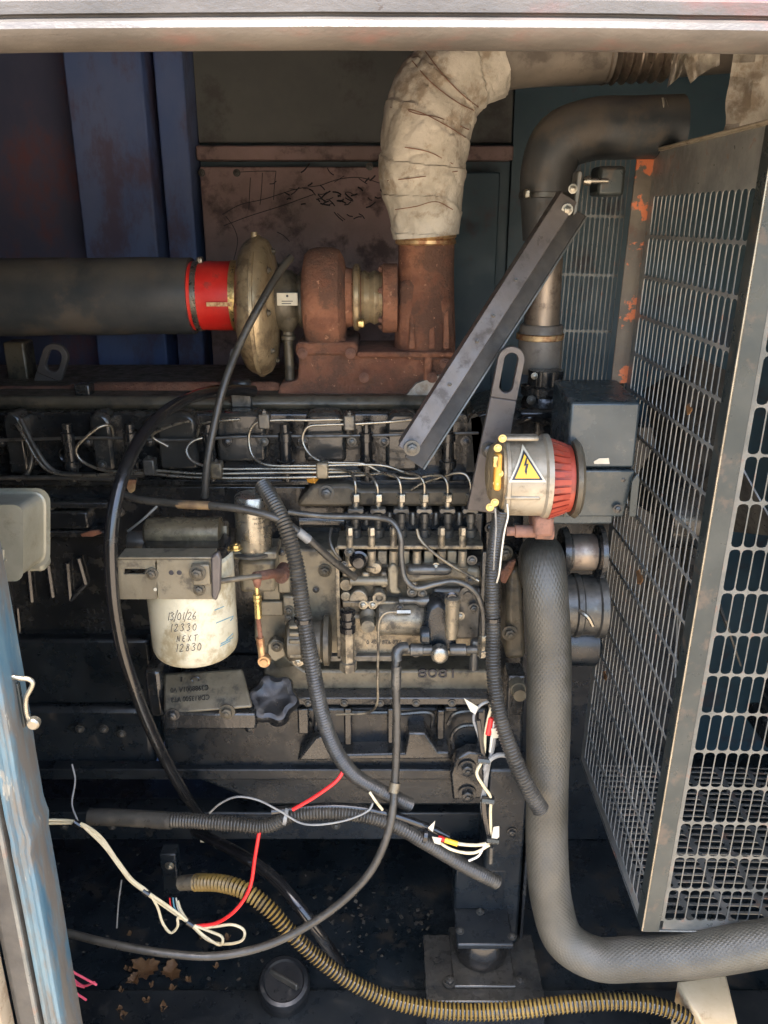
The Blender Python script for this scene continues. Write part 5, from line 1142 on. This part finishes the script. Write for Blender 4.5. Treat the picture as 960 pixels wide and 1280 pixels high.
# thin control wires
hose('thin_wire', 'thin grey wire rising above the crossing loom in a low arch', [(262, 1016, 1.13), (276, 1004, 1.12), (296, 996, 1.115), (322, 1000, 1.115), (350, 1014, 1.115), (380, 1030, 1.115), (430, 1026, 1.115), (462, 1012, 1.12), (466, 1004, 1.125)], 1.3, 'wire_grey', 'wire', seg=6)
hose('thin_wire', 'thin grey wire standing up above the tied end of the cream bundle', [(90, 955, 1.16), (94, 975, 1.15), (90, 1005, 1.13), (97, 1026, 1.11)], 1.2, 'wire_grey', 'wire', seg=6)
hose('thin_wire', 'thin dark wire hanging below the crossing loom at the left', [(152, 1100, 1.25), (148, 1130, 1.24), (146, 1160, 1.23)], 1.0, 'wire_grey', 'wire', seg=6)
hose('cream_tail', 'short cream wire tail poking from the loom beside the grey hose', [(462, 990, 1.125), (470, 1002, 1.12), (478, 1012, 1.125)], 1.8, 'wire_cream', 'wire', seg=8)
pk = thing('pink_wire_cluster', 'cluster of cut pink wires beside the jamb near the floor', 'wires', pt(95, 1250, .95))
for l in ([(78, 1195, .95), (88, 1212, .95), (104, 1222, .95), (121, 1231, .95)], [(78, 1200, .95), (84, 1220, .95), (94, 1240, .95), (108, 1250, .95)], [(86, 1206, .96), (92, 1224, .96), (104, 1232, .955), (118, 1228, .95)], [(80, 1206, .955), (90, 1228, .955), (106, 1234, .955)]):
    cable('wire', l, 1.5, 'wire_pink', parent=pk, seg=7, step=.004)
# labelled wires to the right of the sump
tw = thing('tagged_wire_bundle', 'bundle of cream and grey wires with paper tags, hanging right of the sump', 'wires', pt(615, 1070, 1.15))
TW = [([(622, 862, 1.14), (614, 885, 1.13), (607, 915, 1.125), (604, 948, 1.12), (596, 966, 1.115), (604, 982, 1.115), (613, 996, 1.115), (613, 1015, 1.115), (614, 1050, 1.12)], 2.0, 'wire_cream'),
      ([(618, 874, 1.14), (600, 882, 1.135), (592, 896, 1.13), (598, 918, 1.125), (604, 940, 1.122), (606, 975, 1.12), (602, 1005, 1.12), (610, 1046, 1.12)], 1.9, 'wire_grey'),
      ([(626, 880, 1.13), (622, 900, 1.125), (616, 935, 1.122), (610, 960, 1.12), (606, 1000, 1.122), (612, 1050, 1.125)], 2.6, 'wire_grey'),
      ([(621, 885, 1.13), (617, 905, 1.125), (613, 940, 1.122)], 2.0, 'wire_pink' if False else 'wire_white'),
      ([(598, 900, 1.125), (602, 930, 1.12), (605, 948, 1.12)], 3.0, 'rubber'),
      ([(604, 1000, 1.118), (606, 1020, 1.118), (612, 1048, 1.12)], 3.6, 'rubber'),
      ([(548, 1048, 1.13), (575, 1055, 1.12), (600, 1056, 1.115), (614, 1052, 1.115)], 2.1, 'wire_cream'),
      ([(545, 1050, 1.13), (565, 1062, 1.12), (592, 1066, 1.115), (612, 1056, 1.115)], 1.9, 'wire_cream'),
      ([(586, 1076, 1.115), (598, 1070, 1.113), (604, 1060, 1.113), (610, 1050, 1.115)], 1.5, 'wire_white'),
      ([(636, 944, 1.115), (622, 944, 1.115), (610, 952, 1.115), (606, 962, 1.115)], 3.2, 'wire_grey')]
for l, r, m_ in TW: cable('wire', l, r, m_, parent=tw, seg=8, step=.004)
cable('sleeve', [(614, 897, 1.126), (610, 918, 1.122)], 3.6, 'wire_red', parent=tw, seg=10)
cable('sleeve', [(556, 1050, 1.122), (572, 1055, 1.117)], 3.4, 'yellow', parent=tw, seg=10)
cable('sleeve', [(548, 1047, 1.127), (556, 1050, 1.122)], 3.0, 'wire_red', parent=tw, seg=10)
cable('sleeve', [(614, 1058, 1.118), (613, 1078, 1.12)], 3.4, 'dark_steel', parent=tw, seg=10)
for px, py, Y in ((604, 950, 1.116), (609, 1000, 1.114), (615, 1050, 1.114)):
    q = MB(); q.tube(path([(px - 7, py - 1, Y), (px + 8, py + 1, Y)], .005), .0062, 8); q.build('tie', 'rubber', tw)
def tagp(pxs, Y): q = MB(); q.pprism(pxs, Y, .0008); q.build('paper_tag', 'white_label', tw)
tagp([(580, 873), (598, 884), (594, 893), (588, 889)], 1.128); tagp([(614, 911), (627, 910), (628, 922), (615, 923)], 1.118)
tagp([(617, 1034), (624, 1033), (624, 1046), (618, 1052), (614, 1050)], 1.112); tagp([(544, 1026), (535, 1035), (541, 1040)], 1.125); tagp([(540, 1046), (552, 1048), (550, 1056), (543, 1054)], 1.118)
# ties round looms
for px, py, Y, r, l in ((379, 774, 1.103, 10, 'black tie round the loom in front of the adapter plate'), (357, 1020, 1.13, 9.8, 'pale tie holding the red lead to the crossing loom'), (531, 1044, 1.13, 8, 'dark tie where the crossing loom meets the tagged wires'), (616, 773, 1.155, 8.6, 'black tie half way down the alternator loom'), (619, 872, 1.13, 9, 'dark tie low on the alternator loom above the paper tags')):
    q = MB(); d_ = (0, 0, 1) if px in (379, 616, 619) else (1, 0, -.2)
    q.lathe([(-.003, r * ps(py, Y)), (-.003, r * 1.14 * ps(py, Y)), (.003, r * 1.14 * ps(py, Y)), (.003, r * ps(py, Y))], pt(px, py, Y), d_, 20); q.build('cable_tie', 'wire_grey' if px == 357 else 'rubber', None, 0, l, 'cable tie')
cable('alternator_lead', [(634, 630, 1.11), (635, 645, 1.112), (631, 662, 1.118), (627, 690, 1.125), (624, 716, 1.132), (621, 728, 1.15)], 1.2, 'wire_white', 'thin white lead dropping from the alternator terminals', 'wire')
cable('alternator_lead', [(619, 635, 1.11), (620, 660, 1.118), (618, 690, 1.128), (617, 712, 1.145)], 1.3, 'wire_grey', 'thin grey lead beside the white alternator lead', 'wire')

# ------------------------------------------------------------------ engine mount, cap, leg and floor litter
mt = thing('engine_mount', 'black rubber engine mount bolted to a square base plate on the floor', 'engine mount', pt(605, 1252, 1.2))
b = MB(); zp = .165; A = ptz(533, 1252, zp); B_ = ptz(682, 1250, zp)
b.box((A.x, A.y, zp - .035), (B_.x, A.y + .16, zp)); b.build('base_plate', 'black_paint', mt, .003)
b = MB(); b.box((A.x, A.y - .004, .08), (B_.x, A.y - .001, zp - .004)); b.build('base_skirt', 'black_paint', mt, .001)
c = ptz(603, 1212, zp)
b = MB(); b.box((c.x - .062, c.y - .045, zp + .0005), (c.x + .062, c.y + .10, zp + .008)); b.build('foot_plate', 'black_paint', mt, .003)
b = MB(); b.lathe([(0, .048), (.004, .052), (.02, .056), (.045, .054), (.06, .048), (.064, .04)], (c.x, c.y + .035, zp + .008), (0, 0, 1), 32); b.build('rubber_body', 'rubber', mt)
b = MB(); b.lathe([(0, .042), (.002, .051), (.005, .053), (.008, .05), (.012, .03)], (c.x, c.y + .035, zp + .068), (0, 0, 1), 32); b.build('cap_ring', 'dark_steel', mt)
b = MB(); b.box((c.x - .056, c.y - .025, zp + .08), (c.x + .056, c.y + .12, zp + .094)); b.build('top_bracket', 'black_oily', mt, .004)
b = MB(); b.box((c.x - .056, c.y + .06, zp + .094), (c.x + .05, c.y + .12, zp + .20)); b.build('riser_bracket', 'black_oily', mt, .006)
for x, y in ((562, 1228), (650, 1228)):
    p = ptz(x, y, zp + .008); bolt(0, 1228, 1.2, 6, mt, 'black_paint', (0, 0, 1), p=p)
for x, y in ((575, 1164), (640, 1171), (600, 1140), (628, 1120)):
    p = ptz(x, y, zp + .094); bolt(0, 1150, 1.2, 4, mt, 'dark_steel', (0, 0, 1), p=p)
cp = thing('drum_cap', 'round black plastic screw cap with a raised grip bar on the floor', 'cap', ptz(356, 1232, .085))
c = ptz(355, 1226, .16)
b = MB(); b.lathe([(-.075, .049), (-.03, .049), (-.027, .052), (-.008, .052), (-.001, .048), (.001, .041), (-.003, .038), (-.003, .001)], c, (.06, -.35, 1), 48); b.build('cap', 'black_plastic', cp)
b = MB(); u = Vector((.8, -.5, 0)).normalized(); w = Vector((-u.y, u.x, 0)); k = Vector((0, 0, .012)); o0 = c + Vector((0, 0, -.001))
b.hexa([o0 - u * .036 - w * .005, o0 + u * .036 - w * .005, o0 + u * .036 + w * .005, o0 - u * .036 + w * .005, o0 - u * .034 - w * .003 + k, o0 + u * .034 - w * .003 + k, o0 + u * .034 + w * .003 + k, o0 - u * .034 + w * .003 + k]); b.build('grip_bar', 'rubber_dusty', cp, .002)
b = MB(); b.prism([ptz(846, 1226, .30), ptz(908, 1218, .30), ptz(925, 1290, .30), ptz(890, 1300, .30)], (0, 0, -.2)); lg = b.build('steel_foot', 'foot_paint', None, .004, 'cream painted steel foot under the braided hose at lower right', 'foot')
rl = random.Random(12)
for x, y, s_, l in ((183, 1214, 23, 'large brown dry leaf flat on the oily floor'), (214, 1218, 18, 'brown dry leaf right of the largest leaf'), (205, 1263, 7, 'small pale leaf scrap nearest the bottom of the picture'), (168, 1228, 12, 'dry leaf half under the largest leaf'), *[(rl.uniform(140, 300), rl.uniform(1170, 1275), rl.uniform(3, 7), 'tiny brown leaf scrap among the litter on the oily floor') for _ in range(14)]):
    p = ptz(x, y, .086); q = MB(); s2 = s_ * .00155; a0 = x * .7; n_ = 18
    n_ = 22; k0 = 0; s2 *= .8
    pr_ = []
    for ring_, f_ in ((0, .15), (1, .6), (2, 1.0)):
        for i in range(n_):
            a_ = 2 * math.pi * i / n_; rr_ = s2 * f_ * (1 + (.22 * math.sin(3 * a_ + x) + (.16 if i % 2 else -.1)) * f_) * (.62 + .38 * abs(math.cos(a_)))
            pr_.append(p + Vector((rr_ * math.cos(a_ + a0), rr_ * math.sin(a_ + a0), .003 + f_ * f_ * (.009 * abs(math.sin(a_ * 1.5 + x)) + .003))))
    for sd_ in (0, 1):
        q.v += [v_ + Vector((0, 0, .0008 * sd_)) for v_ in pr_]
    for sd_ in (0, 1):
        o_ = sd_ * 3 * n_
        for r_ in range(2):
            for i in range(n_):
                j_ = (i + 1) % n_; fc = (o_ + r_ * n_ + i, o_ + (r_ + 1) * n_ + i, o_ + (r_ + 1) * n_ + j_, o_ + r_ * n_ + j_); q.face(fc if sd_ else tuple(reversed(fc)))
        q.face([o_ + i for i in range(n_)] if sd_ else [o_ + i for i in reversed(range(n_))])
    for i in range(n_): j_ = (i + 1) % n_; q.face((2 * n_ + i, 2 * n_ + j_, 5 * n_ + j_, 5 * n_ + i))
    q.build('dry_leaf', 'leaf_dry', None, 0, l, 'leaf', 'tiny leaf scraps on the floor' if 'tiny' in l else 'dry leaves on the floor')
b = MB(); rnd = random.Random(21)
for i in range(190):
    px, py = rnd.gauss(250, 130), rnd.uniform(1060, 1290)
    if i % 3 == 0: px = rnd.uniform(400, 540); py = rnd.uniform(1090, 1210)
    p = ptz(px, py, .0815 + rnd.random() * .002); s_ = rnd.uniform(.0012, .005); a = rnd.random() * 6
    u = Vector((math.cos(a), math.sin(a), rnd.uniform(-.3, .3))) * s_; w = Vector((-math.sin(a), math.cos(a), rnd.uniform(-.3, .3))) * s_ * rnd.uniform(.3, .9)
    b.hexa([p - u - w, p + u - w, p + u + w, p - u + w] + [q_ + Vector((0, 0, .0015)) for q_ in (p - u - w * .8, p + u * .8 - w, p + u + w * .7, p - u * .9 + w)])
b.build('litter', 'litter', kind='stuff')

b = MB(); b.fbox(250, 1044, 264, 1053, 1.415, .002); b.build('paper_scrap', 'white_label', None, 0, 'small white paper scrap stuck on the frame rail', 'scrap')
for o in list(bpy.data.objects):
    if 'org' in o: del o['org']
